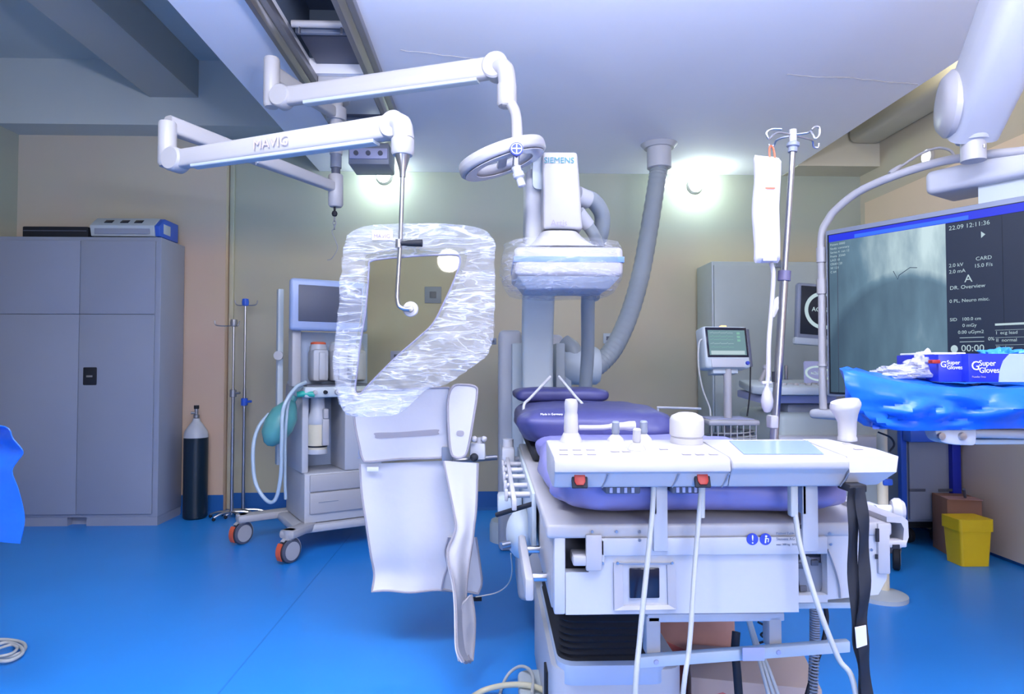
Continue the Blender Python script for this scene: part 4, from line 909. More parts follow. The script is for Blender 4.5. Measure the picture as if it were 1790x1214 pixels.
for a, c_ in ((1065, 1128), (1185, 1240)):
    b = B(); b.box((X(a), 1.37, .852), (X(c_), 1.44, .870), .003); b.out('mount_plate', DGREY, t)
    for k in range(4): B().box((X(a) + .008 + k * (X(c_) - X(a) - .02) / 3.5, 1.366, .855), (X(a) + .014 + k * (X(c_) - X(a) - .02) / 3.5, 1.371, .866)).out('slot', LILACP, t)
for a, c_ in ((1143, 1167), (1404, 1430)):
    Yp = 1.385
    b = B(); b.box(w(a, 965, Yp), w(c_, 848, Yp) + V((0, .010, 0)), .002); b.box(w(a, 900, Yp), w(a + 5, 848, Yp) + V((0, .03, 0)), .001); o = b.out('bracket_post', WHITE2, t)
    b = B(); b.box((w(a, 848, Yp).x, Yp, .862), (w(c_, 848, Yp).x, 1.46, .876), .002); b.out('bracket_foot', WHITE2, t)
# straps and cables from the console
def cable(name, label, pts, r, m, cat='cable', grp=None, k=7):
    o = B(); o.tube(sm(pts, k), r, 10); x = o.out(name, m); tag(x, label, cat, grp); return x
cable('console_cable', 'leftmost white cable hanging from the console past the black sensor window', [w(1143, 850, 1.36), w(1140, 900, 1.355), w(1131, 990, 1.345), w(1118, 1120, 1.33), w(1110, 1225, 1.32), V((.28, 1.34, .12)), V((.22, 1.42, .008)), V((.02, 1.60, .008))], .0055, CABLE)
cable('console_cable', 'middle white cable hanging from the console right of the red button', [w(1226, 850, 1.36), w(1222, 900, 1.355), w(1214, 1000, 1.345), w(1205, 1130, 1.33), w(1193, 1225, 1.32), V((.36, 1.34, .12)), V((.30, 1.44, .008)), V((.10, 1.58, .008))], .0050, CABLE)
cable('console_cable', 'right white cable slanting from the console down to the black strap', [w(1390, 900, 1.36), w(1400, 960, 1.35), w(1430, 1060, 1.33), w(1465, 1150, 1.32), w(1496, 1215, 1.31), V((.76, 1.33, .14)), V((.74, 1.42, .008)), V((.60, 1.56, .008))], .0055, CABLE)
b = B(); b.box(w(1383, 905, 1.355), w(1396, 848, 1.355) + V((0, .02, 0)), .004); o = b.out('cable_plug', CABLE); tag(o, 'beige plug under the console at the top of the slanting cable', 'plug')
b = B(); b.cyl(w(1226, 905, 1.36), w(1227, 850, 1.36), .007); o = b.out('cable_plug', CABLE); tag(o, 'thin beige plug under the console below the right red button', 'plug')
t = thing('black_strap', 'pair of long black straps hanging from the console over the table end', 'strap', w(1500, 855, 1.34))
def ribbon(pl, wd_, Y, name, m=BLACK):
    P = sm([w(x, y, Y) for x, y in pl], 6); W = wd_ / F * Y / 2
    b = B(); b.grid(lambda u, v: (lambda i: P[i] + V(((v - .5) * 2 * W, .004 * math.sin(i * .7 + v * 2), 0)))(int(round(u * (len(P) - 1)))), len(P) - 1, 3, .003); return b.out(name, m, t)
ribbon([(1492, 853), (1490, 920), (1492, 1020), (1498, 1110), (1506, 1160), (1512, 1225)], 18, 1.300, 'strap')
ribbon([(1503, 853), (1508, 920), (1511, 1000), (1507, 1080), (1508, 1140), (1518, 1225)], 19, 1.290, 'strap')
b = B(); b.box(w(1486, 862, 1.302), w(1516, 848, 1.302) + V((0, .05, 0)), .003); b.out('strap_knot', BLACK, t)
b = B(); b.prism([w(1495, 1098, 1.282), w(1514, 1094, 1.282), w(1516, 1128, 1.282), w(1498, 1134, 1.282)], (0, .002, 0)); b.out('paper_tag', PAPER, t)
# ---------------------------------------------------------------- infusion pole clamped to the table, with its pressure bag
Yp = 2.0
t = thing('infusion_pole', 'tall steel infusion pole with four hooks leaning at the right side of the table', 'drip stand', w(1352, 850, Yp))
top_, mid_, low_, bot_ = w(1386, 262, Yp), w(1371, 482, Yp), w(1354, 735, Yp), w(1348, 850, Yp)
B().cyl(mid_, top_, .0088, n=16).out('upper_pole', STEEL, t)
B().cyl(bot_, mid_, .0125, n=16).out('lower_pole', STEEL, t)
ax = (top_ - bot_).normalized()
B().lathe([(.008, -.018), (.014, -.018), (.014, -.004), (.019, 0), (.019, .010), (.012, .014), (.008, .022)], w(1386, 256, Yp), ax, 20).out('collar', MGREY, t)
B().lathe([(.010, -.018), (.019, -.016), (.019, .014), (.010, .016)], w(1371, 482, Yp), ax, 20).out('lock_collar', mat('violet_grey_plastic', (.12, .11, .20), .4), t)
b = B(); b.cyl(w(1386, 256, Yp), w(1386, 227, Yp), .011, n=16); b.out('head', WHITE, t)
hc = w(1386, 234, Yp)
for pl, dy in (([(1386, 236), (1362, 232), (1352, 236), (1344, 243), (1340, 232), (1350, 226), (1366, 226)], -.03), ([(1386, 236), (1410, 233), (1418, 231), (1425, 242), (1432, 236), (1432, 223), (1425, 222), (1419, 227)], -.04), ([(1388, 237), (1408, 242), (1420, 246), (1422, 256), (1430, 258), (1432, 251)], .05), ([(1384, 238), (1368, 241), (1357, 246), (1353, 254), (1347, 258), (1344, 252)], .05)):
    P = [w(x, y, Yp + dy * min(1, i / 3)) for i, (x, y) in enumerate(pl)]
    B().tube(sm(P, 5), .0032, 8).out('hook', STEEL, t)
b = B(); b.box(w(1348, 750, Yp - .02), w(1362, 727, Yp - .02) + V((0, .04, 0)), .006); b.out('joint', WHITE, t)
b = B(); b.box(bot_ + V((-.03, -.03, -.03)), bot_ + V((.03, .03, .03)), .006); b.out('rail_clamp', GREYP, t)
t = thing('pressure_bag', 'long white pressure infusion cuff hanging from the pole by an orange loop', 'infusion bag', w(1340, 270, 1.98))
def pb(u, v):
    a = u * 2 * math.pi; x0 = 1317 + 2 * math.sin(v * 9); x1 = 1363 - 5 * max(0, v - .6) + 1.5 * math.sin(v * 7 + 1); yy = 271 + 6 * (math.cos(a) * .5 + .5) * (v < .05) + v * (460 - 271)
    cx = math.copysign(abs(math.cos(a)) ** .6, math.cos(a)); cy = math.copysign(abs(math.sin(a)) ** .9, math.sin(a))
    e = min(1, v / .04, (1 - v) / .03) ** .5
    p = w((x0 + x1) / 2 + cx * (x1 - x0) / 2 * (.9 + .1 * e), yy, 1.98); n_ = noise.noise(p * 22) * .003
    return p + V((0, cy * (.020 * e + .002) + n_, 0))
b = B(); b.grid(pb, 40, 30); b.add([pb(i / 40, 0) for i in range(40)], [list(range(40))]); b.add([pb(i / 40, 1) for i in range(40)], [list(range(40))]); b.out('cuff', BAGW, t, ang=60)
b = B(); q = at_y([(1331, 284), (1361, 286), (1362, 380), (1360, 462), (1336, 458), (1337, 380)], 1.953); b.grid(lambda u, v: w(1336 + 24 * u - 2 * v, 284 + 172 * v, 1.957 - .004 * math.sin(math.pi * u)), 6, 12, .002); b.out('fluid_window', PAPER, t)
for py, wd_, m_ in ((329, 17, ORANGE), (347, 5, PEACHP), (360, 4, PEACHP), (374, 5, PEACHP), (400, 5, PEACHP), (302, 4, PEACHP)):
    B().box(w(1338, py + 1.2, 1.950), w(1338 + wd_, py - 1.2, 1.950) + V((0, .001, 0))).out('scale_mark', m_, t)
b = B(); b.tube(sm([w(1347, 283, 1.965), w(1345, 268, 1.97), w(1346, 256, 1.98), w(1351, 258, 1.98), w(1354, 270, 1.97), w(1355, 283, 1.965)], 5), .0028, 8); b.out('loop', ORANGE, t)
b = B(); b.tube(sm([w(1348, 460, 1.98), w(1352, 480, 1.98), w(1350, 520, 1.98), w(1347, 560, 1.98), w(1344, 600, 1.97), w(1343, 660, 1.96)], 7), .0068, 12); b.out('tube', WHITE, t)
b = B(); b.prism(at_y([(1353, 524), (1362, 518), (1362, 540), (1355, 555), (1348, 556), (1350, 545)], 1.975), (0, .012, 0), .003); b.out('roller_clamp', WHITE, t)
bc = w(1341, 698, 1.96)
b = B(); b.lathe([(0, -.041), (.009, -.039), (.016, -.024), (.018, -.005), (.014, .018), (.007, .035), (.005, .044), (0, .045)], bc, n=20); b.out('squeeze_bulb', WHITE, t)
b = B(); b.box(bc + V((-.016, -.006, .044)), bc + V((.014, .006, .054)), .003); b.cyl(bc + V((0, 0, .04)), w(1343, 660, 1.96), .007); b.out('valve', WHITE, t)
b = B(); b.cyl(w(1352, 668, 1.985), w(1352, 650, 1.985), .004); b.out('clip', BLACK, t)

# ---------------------------------------------------------------- tall cabinet
t = thing('tall_cabinet', 'tall pale grey-green steel cabinet against the back wall behind the monitors', 'cabinet', (2.1, 4.9, 0))
xa = wx(1245, 4.75); zt = wz(455, 4.75); xb = 2.62
B().box((xa, 4.76, .0), (xb, 5.1, zt), .008).out('body', CABG2, t)
xm = (xa + xb) / 2
for a, c_ in ((xa + .015, xm - .002), (xm + .002, xb - .01)):
    o = B().box((a, 4.742, .06), (c_, 4.762, zt - .03), .003).out('door', CABG2, t)
    B().box((xm - .05 if a < xm - .1 else xm + .02, 4.73, 1.0), (xm - .03 if a < xm - .1 else xm + .04, 4.745, 1.12), .004).out('handle', STEEL, o)
B().box((xa, 4.745, .06), (xa + .012, 4.762, zt - .01), .002).out('side_frame', GREYP, t)
ct = wz(452, 4.9)
t = thing('wall_hook', 'small dark bracket on the tall cabinet above its door', 'bracket', w(1361, 465, 4.73))
B().box(w(1357, 468, 4.735), w(1366, 455, 4.735) + V((0, .008, 0)), .002).out('plate', MGREY, t); B().cyl(w(1360, 466, 4.73), w(1352, 468, 4.70), .006).out('hook', MGREY, t)

# ---------------------------------------------------------------- patient monitor on its trolley
Ym = 3.6
t = thing('monitor_trolley', 'white pole trolley with a tray and wire basket of cables, carrying the patient monitor', 'trolley', w(1272, 760, Ym) * 1)
pc = w(1272, 700, Ym)
B().cyl((pc.x, Ym, .12), (pc.x, Ym, w(1272, 643, Ym).z), .022, n=18).out('pole', WHITE, t)
zt = w(1270, 738, Ym).z; xa, xb = wx(1226, Ym), wx(1314, Ym)
b = B(); b.box((xa, Ym - .11, zt - .012), (xb, Ym + .16, zt + .018), .012); b.out('tray', WHITE, t)
b = B(); b.box((xa + .02, Ym - .08, zt + .0185), (xb - .02, Ym + .13, zt + .022), .002); b.out('tray_mat', LILACP, t)
zk = zt - .16
for i in range(8):
    x = xa + .02 + i * (xb - xa - .04) / 7
    B().tube([V((x, Ym - .10, zt - .01)), V((x, Ym - .10, zk)), V((x, Ym + .14, zk)), V((x, Ym + .14, zt - .01))], .003, 6).out('basket_wire', WHITE, t)
for z in (zk, (zk + zt) / 2): B().tube([V((xa + .02, Ym - .10, z)), V((xb - .02, Ym - .10, z)), V((xb - .02, Ym + .14, z)), V((xa + .02, Ym + .14, z)), V((xa + .02, Ym - .10, z))], .003, 6).out('basket_wire', WHITE, t)
for i in range(5):
    a = R(72 * i + 15); e = V((pc.x + .26 * math.cos(a), Ym + .26 * math.sin(a), .085))
    l = B().tube([V((pc.x, Ym, .13)), e], [.024, .014], 10).out('leg', WHITE2, t); B().lathe([(0, 0), (.036, 0), (.040, .006), (.036, .028), (0, .028)], V((e.x, e.y, .041)), (math.sin(a), -math.cos(a), 0), 18).out('castor', DGREY, l)
for s in range(4):
    P = []; r0 = random.Random(s)
    for k in range(26):
        a = k * .7 + s; P.append(V((pc.x + .01 * s + (.10 + .018 * math.sin(k * 1.3 + s)) * math.cos(a), Ym - .01 + (.06 + .012 * math.sin(k)) * math.sin(a), zk + .012 + .014 * s + .0025 * k)))
    o = B().tube(sm(P, 3), .0045, 6).out('coiled_cable', CABLE if s % 2 else DGREY); tag(o, ('%s cable coiled in the trolley basket, %s' % (('dark', 'lowest of the heap'), ('pale', 'second from the bottom of the heap'), ('dark', 'near the top of the heap'), ('pale', 'topmost of the heap'))[s]), 'cable', 'cables coiled in the trolley basket')
cable('monitor_cable', 'white looping cable down the left side of the patient monitor', [w(1232, 592, Ym), w(1222, 600, Ym - .02), w(1221, 640, Ym - .03), w(1228, 680, Ym - .04), w(1240, 712, Ym - .06), w(1242, 728, Ym - .08)], .005, CABLE)
cable('monitor_cable', 'thin dark cable hanging down the right side of the patient monitor', [w(1312, 640, Ym + .05), w(1311, 680, Ym + .04), w(1309, 705, Ym + .03), w(1306, 728, Ym + .02)], .004, BLACK)
b = B(); b.tube(sm([w(1150, 745, 3.3), w(1150, 716, 3.3), w(1158, 713, 3.3), w(1225, 715, 3.35)], 4), .006, 8); 
o = b.out('trolley_rail', WHITE2, None); tag(o, 'thin bent white rail low behind the purple pads, left of the trolley tray', 'rail')
t = thing('patient_monitor', 'small patient monitor with green traces and an orange alarm lamp on the trolley', 'monitor', w(1270, 640, Ym - .02))
Mm = T(w(1271, 607, Ym - .02)) @ Matrix.Rotation(R(9), 4, 'Z') @ Matrix.Rotation(R(-10), 4, 'X')
def mw(*a): return B(Mm)
Wm, Hm = .133, .118
b = B(Mm); b.box((-Wm, 0, -Hm), (Wm, .10, Hm), .016, 4); hs = b.out('housing', GREYP, t)
b = B(Mm); b.box((-Wm + .012, -.003, -Hm + .060), (Wm - .008, .004, Hm - .008), .005); b.out('bezel', BLACKG, hs)
b = B(Mm); b.box((-Wm + .024, -.005, -Hm + .072), (Wm - .022, -.002, Hm - .024)); sc_ = b.out('screen', emis('monitor_blue_grey', (.18, .33, .38), .5), hs)
for z, m_ in ((.078, ES_W), (.058, ES_G), (.040, ES_G), (.018, ES_W), (-.002, ES_G)):
    b = B(Mm); b.tube([V((-.10 + i * .006, -.0065, z + .006 * (1 if i % 7 == 3 else -.4 if i % 7 == 4 else .05 * math.sin(i)))) for i in range(24)], .0009, 4); b.out('trace', m_, sc_)
for z in (.076, .056, .036): b = B(Mm); b.box((.062, -.007, z - .006), (.080, -.005, z + .006)); b.out('reading', ES_G, sc_)
b = B(Mm); b.box((-.10, -.0065, -.043), (.10, -.0052, -.022)); b.out('status_bar', ES_W, sc_)
b = B(Mm); b.box((-Wm + .03, -.006, -Hm + .004), (Wm - .04, .004, -Hm + .05), .010); b.out('handle_lip', WHITE2, hs)
b = B(Mm); b.lathe([(0, 0), (.011, 0), (.010, .010), (0, .011)], (Wm - .022, .0, -Hm + .028), (0, -1, 0), 16); b.out('knob', BPRINT, hs)
b = B(Mm); b.box((-.012, .02, Hm - .003), (.022, .05, Hm + .010), .004); b.out('alarm_lamp', emis('alarm_orange', (1, .45, .2), 1.6), t)
b = B(Mm); b.box((Wm - .002, .01, -Hm + .01), (Wm + .018, .09, Hm - .012), .005); b.out('side_module', DGREY, t)
b = B(Mm); b.box((-.08, .03, -Hm - .025), (.07, .10, -Hm + .004), .006); b.out('mount', GREYP, t)

# ---------------------------------------------------------------- ultrasound machine
Yu = 3.9
t = thing('ultrasound_machine', 'ultrasound cart with a dark screen showing a white ring, keyboard deck and castors', 'medical machine', V((2.15, 4.0, 0)))
Mu = T(w(1448, 550, Yu)) @ Matrix.Rotation(R(4), 4, 'Y') @ Matrix.Rotation(R(-4), 4, 'X')
b = B(Mu); b.box((-.195, 0, -.185), (.27, .04, .185), .022, 4); hs = b.out('monitor_housing', MGREY, t)
b = B(Mu); b.box((-.17, -.004, -.13), (.25, .004, .165), .006); b.out('screen', ES_BK, hs)
b = B(Mu); b.grid(lambda u, v: V((-.035 + (.092 + .022 * v) * math.cos(u * 2 * math.pi), -.006, .02 + (.092 + .022 * v) * math.sin(u * 2 * math.pi))), 48, 1); b.out('ring_logo', ES_W, hs)
text('ACUSON', .038, Mu @ T((-.105, -.006, .012)) @ RX, ES_W, hs, local=False)
b = B(Mu); b.box((-.205, -.006, -.195), (.27, .03, -.150), .012); b.out('lower_bezel', GREYP, hs)
b = B(); c = w(1470, 620, Yu); b.cyl((c.x, Yu + .06, .9), (c.x, Yu + .06, w(1450, 560, Yu).z), .03); b.out('monitor_arm', WHITE2, t)
Mt = T(w(1436, 655, Yu - .15)) @ Matrix.Rotation(R(-28), 4, 'X')
b = B(Mt); b.prism([V((-.115, 0, -.08)), V((.20, 0, -.08)), V((.20, 0, .09)), V((-.08, 0, .09))], (0, .02, 0), .006); tp = b.out('touch_panel', LILACP, t)
b = B(Mt); b.grid(lambda u, v: V((-.02 + (.062 + .014 * v) * math.cos(u * 2 * math.pi), -.003, .005 + (.038 + .012 * v) * math.sin(u * 2 * math.pi))), 40, 1); b.out('ring_logo', ES_W, tp)
text('ACUSON', .024, Mt @ T((-.065, -.004, -.002)) @ RX, ES_W, tp, local=False)
zk = w(1380, 690, Yu - .3).z
xk = wx(1322, 3.55)
b = B(); b.prism([V((xk, 3.62, zk)), V((xk + .03, 3.50, zk)), V((xk + .48, 3.48, zk)), V((xk + .52, 3.62, zk)), V((xk + .50, 3.95, zk + .03)), V((xk + .05, 3.95, zk + .03))], (0, 0, .045), .012); b.out('keyboard_deck', GREYP, t)
b = B(); b.prism([V((xk + .04, 3.60, zk - .05)), V((xk + .46, 3.58, zk - .05)), V((xk + .46, 3.95, zk - .03)), V((xk + .04, 3.95, zk - .03))], (0, 0, .045), .010); b.out('deck_underside', LILACP, t)
for i in range(4):
    for j in range(2): B().cyl((xk + .18 + i * .07, 3.62 + j * .07, zk + .045), (xk + .18 + i * .07, 3.62 + j * .07, zk + .062), .016, n=12).out('key', WHITE, t)
b = B(); b.cyl((xk + .14, 3.85, zk + .05), (xk + .18, 3.86, zk + .14), .015, .01); b.ball((xk + .18, 3.86, zk + .15), .018); b.out('probe', WHITE, t)
b = B(); b.box((xk + .20, 3.62, zk - .14), (xk + .50, 3.9, zk - .05), .02); b.out('neck', MGREY, t)
b = B(); b.box((xk + .12, 3.55, .16), (2.16, 4.15, zk - .10), .04, 4); b.out('body', CABG2, t)
b = B(); b.box((xk + .10, 3.50, zk - .30), (2.12, 3.60, zk - .22), .02); b.out('front_shelf', WHITE2, t)
for x, y in ((2.20, 3.58), (1.66, 3.60), (2.16, 4.1), (1.66, 4.1)):
    b = B(); b.lathe([(0, 0), (.058, 0), (.066, .006), (.066, .03), (.058, .036), (0, .036)], V((x, y, .066)), (.85, -.5, 0), 26); wl = b.out('castor', BLACK, t)
    b = B(); b.lathe([(0, 0), (.042, 0), (.042, .004), (0, .004)], V((x, y, .066)) + V((.85, -.5, 0)).normalized() * (.035), (.85, -.5, 0), 22); b.out('hub_cap', MGREY, wl)
    b = B(); b.box((x - .04, y - .03, .09), (x + .04, y + .03, .18), .015); b.out('fork', DGREY, t)

# ---------------------------------------------------------------- grey supply cart with blue corner posts
Yc = 4.05
t = thing('supply_cart', 'grey drawer cart with bright blue corner strips below the draped tray', 'cart', (2.7, 4.3, 0))
xa, xb = wx(1580, Yc), 2.86
zb_ = w(1630, 913, Yc).z; zt_ = w(1630, 600, Yc).z
b = B(); b.box((xa, Yc, zb_), (xb, Yc + .5, zt_), .008); b.out('body', CABG, t)
b = B(); b.box((xa + .01, Yc - .02, zb_ + .02), (xb - .03, Yc + .001, zt_ - .02), .004); dd = b.out('door', CABG, t)
for px in (1604, 1655): B().box(w(px - 14, 860, Yc - .024), w(px + 14, 855, Yc - .024) + V((0, .006, 0)), .001).out('vent', DGREY, dd)
b = B(); b.box((xa - .035, Yc - .01, zb_), (xa, Yc + .03, zt_), .004); b.out('corner_strip', BLUE, t)
b = B(); b.box((xb, Yc - .03, .10), (xb + .055, Yc + .05, zt_), .004); b.out('corner_strip', DBLUE, t)
b = B(); b.box(w(1592, 774, Yc - .10), w(1690, 752, Yc - .10) + V((0, .08, 0)), .01); b.out('blue_tray', BLUE, t)
b = B(); b.box((xa + .02, Yc + .03, .10), (xb - .02, Yc + .48, zb_)); b.out('under_shade_block', BLACK, t)  # black block stands in for the shade beneath the cart
for x in (xa + .05, xb - .05):
    for y in (Yc + .06, Yc + .44): B().lathe([(0, 0), (.042, 0), (.046, .005), (.042, .03), (0, .03)], (x - .015, y, .047), (1, 0, 0), 18).out('castor', BLACK, t)

# ---------------------------------------------------------------- bins
Yb = 3.60
t = thing('sharps_bin', 'yellow lidded sharps bin standing on the floor in front of the brown carton', 'bin', V((wx(1705, 3.7), 3.7, 0)))
x0, x1 = wx(1670, Yb), wx(1732, Yb); z1 = w(1705, 921, Yb).z; z2 = w(1705, 903, Yb).z + .01
cx = (x0 + x1) / 2; cyb = Yb + .075
def taper(b, cx, cy, hx0, hy0, hx1, hy1, za, zb, r=.015):
    a = rrect(cx - hx0, cx + hx0, cy - hy0, cy + hy0, r, za); c_ = rrect(cx - hx1, cx + hx1, cy - hy1, cy + hy1, r, zb); n = len(a)
    b.add(a + c_, [list(range(n))[::-1], [n + k for k in range(n)]] + [[k, (k + 1) % n, n + (k + 1) % n, n + k] for k in range(n)])
b = B(); taper(b, cx, cyb, .080, .065, .092, .075, .001, z1); b.out('body', YELL, t)
b = B(); taper(b, cx, cyb, .098, .08, .098, .08, z1 - .03, z2 - .03); b.out('lid', YELL, t)
b = B(); b.tube(sm([V((cx + .096, cyb - .06, z1)), V((cx + .104, cyb, z1 - .03)), V((cx + .096, cyb + .06, z1))], 5), .005, 8); b.out('handle', YELL, t)
t = thing('cardboard_carton', 'tall reddish brown carton standing behind the yellow bin', 'box', V((wx(1672, 4.0), 4.1, 0)))
M = T((wx(1683, 3.8), 3.80, 0)) @ Matrix.Rotation(R(-12), 4, 'Z')
h = w(1670, 868, 3.9).z
b = B(M); b.box((-.10, .0, .001), (.085, .20, h), .003); b.out('box', BROWN, t)
b = B(M); b.box((-.10, -.02, h), (.085, .09, h + .002), M=None); b.out('flap', SALMON, t)
b = B(M); b.cyl((0.02, .05, h), (-.01, .0, h + .06), .008); b.out('handle', DGREY, t)

# ---------------------------------------------------------------- draped instrument table
t = thing('instrument_table', 'white wheeled instrument table hidden under the blue film on the right', 'table', (1.35, 1.95, 0))
zT2 = 1.045
b = B(); b.box((1.30, 1.80, zT2 - .03), (2.25, 2.20, zT2), .01); b.out('tabletop', WHITE2, t)
Yb2 = 1.78
b = B(); b.prism(smc(at_y([(1636, 750), (1660, 748), (1690, 742), (1705, 743), (1706, 776), (1690, 779), (1660, 777), (1642, 770)], Yb2), 3), (0, .05, 0), .004); br = b.out('bracket', WHITE2, t)
for px in (1644, 1681): B().lathe([(0, 0), (.011, 0), (.010, .008), (0, .009)], w(px, 763, Yb2), (0, -1, 0), 16).out('bolt', STEEL, br)
b = B(); b.cyl(w(1700, 757, Yb2 + .02), w(1900, 762, Yb2 + .02), .014, n=16); b.out('rail', WHITE, t)
b = B(); b.box(w(1705, 778, Yb2 + .05), w(1900, 768, Yb2 + .05) + V((0, .05, 0)), .004); b.out('frame_bar', GREYP, t)
b = B(); b.box((2.0, 1.70, .0), (2.5, 2.35, .06), .015); b.out('foot', WHITE2, t)
b = B(); b.cyl((2.15, 2.05, .06), (2.15, 2.05, zT2 - .03), .03); b.out('pole', STEEL, t)
b = B(); b.tube(sm([w(1535, 756, 2.0), w(1556, 765, 2.0), w(1563, 778, 2.0), w(1555, 790, 2.0)], 5), .003, 6); b.out('wire', BLACK, t)
# the blue film: rings from the middle of the top outwards, over the edge, down
cx, cy = 1.44, 2.0; hx, hy = .46, .24
zl = w(1600, 752, 1.76).z
zt0 = w(1560, 632, 1.8).z
def drape(u, v):
    a = u * 2 * math.pi; c_, s_ = math.cos(a), math.sin(a)
    k = 1 / max(abs(c_), abs(s_)) ** .86; ex, ey = c_ * k, s_ * k
    ex = max(-1, min(1, ex)); ey = max(-1, min(1, ey))
    if v < .5:
        f = v / .5; z = zT2 + .012 + .018 * noise.noise(V((ex * f * 4, ey * f * 4, 2))) * 1
    else:
        f = 1; z = zT2 + .012
    g = max(0, (v - .5) / .5)
    x = cx + ex * hx * f; y = cy + ey * hy * f
    left = max(0, -ex) ** 3
    z += left * .055 * math.exp(-((v - .5) / .18) ** 2)
    x -= left * .035 * math.exp(-((v - .47) / .16) ** 2)
    fold = noise.noise(V((x * 5.5, y * 5.5, g * 1.2))) * .045 + (abs(noise.noise(V((x * 9 + 4, y * 9, g * 2.5)))) - .2) * .06 + .012 * math.sin(x * 31 + g * 6) * (x > 1.25)
    drop = (zT2 + .012 - zl) * (1 + .05 * noise.noise(V((x * 3, y * 3, 7))))
    z -= g * drop; out_ = .018 * math.sin(g * math.pi) + fold * min(1, g * 2.2) + .02 * (1 - g)
    x += ex * out_ * (1 if abs(ex) > .8 else .25); y += ey * out_ * (1 if abs(ey) > .8 else .2)
    tuck = g * .02 * max(0, -ex) + .62 * (y - 1.76) * max(0, -ex) ** .7
    x += tuck
    return V((x, y, z))
b = B(); b.grid(drape, 180, 44); tag(b.out('blue_drape', DRAPE, ang=42), 'bright blue plastic film draped over the instrument table at right', 'drape')
Mg = T((w(1705, 650, 1.79).x, 1.815, zT2 + .028)) 
def carton(name, label, M, sx, sy, sz, m, m2=None):
    t = thing(name, label, 'box', M.translation); b = B(M); b.box((0, 0, 0), (sx, sy, sz), .002); b.out('box', m, t); return t
gz = .080
M1 = Mg @ Matrix.Rotation(R(4), 4, 'Z')
t = carton('glove_box', 'dark blue glove box with white lettering, the right one on the blue film', M1, .24, .12, gz, DBLUE)
text('Super', .022, M1 @ T((.030, -.0015, .046)) @ RX, WPRINT, t, local=False); text('Gloves', .022, M1 @ T((.030, -.0015, .026)) @ RX, WPRINT, t, local=False)
text('G', .036, M1 @ T((.006, -.0015, .034)) @ RX, WPRINT, t, local=False); text('Powder Free', .008, M1 @ T((.008, -.0015, .012)) @ RX, LPRINT, t, local=False)
b = B(M1); b.prism([V((.090, -.0008, .0)), V((.093, -.0008, .03)), V((.105, -.0008, .06)), V((.125, -.0008, gz)), V((.24, -.0008, gz)), V((.24, -.0008, 0))], (0, .001, 0)); b.out('print_panel', SKYBL, t)
M2 = T((w(1647, 650, 1.83).x, 1.845, zT2 + .028)) @ Matrix.Rotation(R(-4), 4, 'Z')
t = carton('glove_box', 'dark blue glove box with white square print, the left one on the blue film', M2, .094, .22, gz * .98, DBLUE)
text('Super', .016, M2 @ T((.022, -.0015, .050)) @ RX, WPRINT, t, local=False); text('Gloves', .016, M2 @ T((.022, -.0015, .036)) @ RX, WPRINT, t, local=False)
text('G', .024, M2 @ T((.004, -.0015, .042)) @ RX, WPRINT, t, local=False)
for z, s in ((.046, .022), (.012, .012)): b = B(M2); b.box((.066, -.0012, z), (.066 + s * .8, .0, z + s)); b.out('print_panel', WPRINT, t)
b = B(M2); b.box((.0, .02, gz * .98), (.09, .2, gz * .98 + .006), .002); b.out('lid', WPRINT, t)
def blob(name, label, cat, c, r, m, seed, amp):
    b = B(); c = V(c)
    def fn(u, v):
        a = u * 2 * math.pi; p = (v - .5) * math.pi; d = V((math.cos(a) * math.cos(p), math.sin(a) * math.cos(p), math.sin(p)))
        k = 1 + amp * noise.noise(d * 2.2 + V((seed, 0, 0))) + amp * .5 * noise.noise(d * 6 + V((seed, 3, 0))); return c + V((d.x * r[0], d.y * r[1], max(d.z, -.55) * r[2])) * k
    b.grid(fn, 40, 24); tag(b.out(name, m, ang=28), label, cat)
zz_ = zT2 + .04
blob('clear_bag', 'crumpled clear plastic bag on the blue film, left of the glove boxes', 'bag', (w(1628, 620, 1.9).x, 1.93, zz_ + .03), (.045, .05, .042), FILMP, 1, .5)
blob('clear_bag', 'flat crumpled translucent bag lying toward the left end of the blue film', 'bag', (w(1590, 625, 1.9).x, 1.93, zz_ + .012), (.08, .06, .024), FILMP, 4, .4)
blob('glove_wad', 'light blue gloves bulging from the right end of the glove boxes', 'gloves', (w(1765, 615, 1.9).x, 1.92, zT2 + .095), (.055, .07, .028), DRAPEL, 6, .6)
b = B(); c = w(1636, 633, 1.83); b.box(c + V((-.010, 0, -.005)), c + V((.014, .02, .006)), .002); tag(b.out('red_cap', RED), 'small red cap beside the left glove box', 'cap')

# ---------------------------------------------------------------- large display in its tubular frame
TO = V((1.55, 3.0, 0)); TA = math.atan2(-.85, .53); ux = V((.53, -.85, 0)).normalized()
t = thing('large_display', 'large dark wall-size display showing a heart X-ray image and white readouts', 'monitor', TO, TA)
z0, z1 = w(1455, 693, 3.0).z, w(1455, 404, 3.0).z
WD = 1.16
b = B(); b.box((0, 0, z0), (WD, .06, z1), .006); b.out('housing', MGREY, t, local=True)
b = B(); b.box((.012, -.004, z0 + .012), (WD - .012, .002, z1 - .022)); pn = b.out('screen', ES_BK, t, local=True)
zs = z1 - .026
b = B(); b.box((.020, -.006, zs - .032), (WD - .02, -.004, zs)); b.out('header_bar', ES_BL, pn, local=True)
b = B(); b.box((.14, -.007, zs - .030), (.59, -.0055, zs - .014)); b.out('header_highlight', ES_LB, pn, local=True)
b = B(); b.box((.020, -.0055, z0 + .02), (.508, -.004, zs - .032)); xo = b.out('x_ray_image', XRAY, pn, local=True)
xo.data.transform(T((0, 0, -z0))); xo.location = (0, 0, z0) if False else (0, 0, z0)
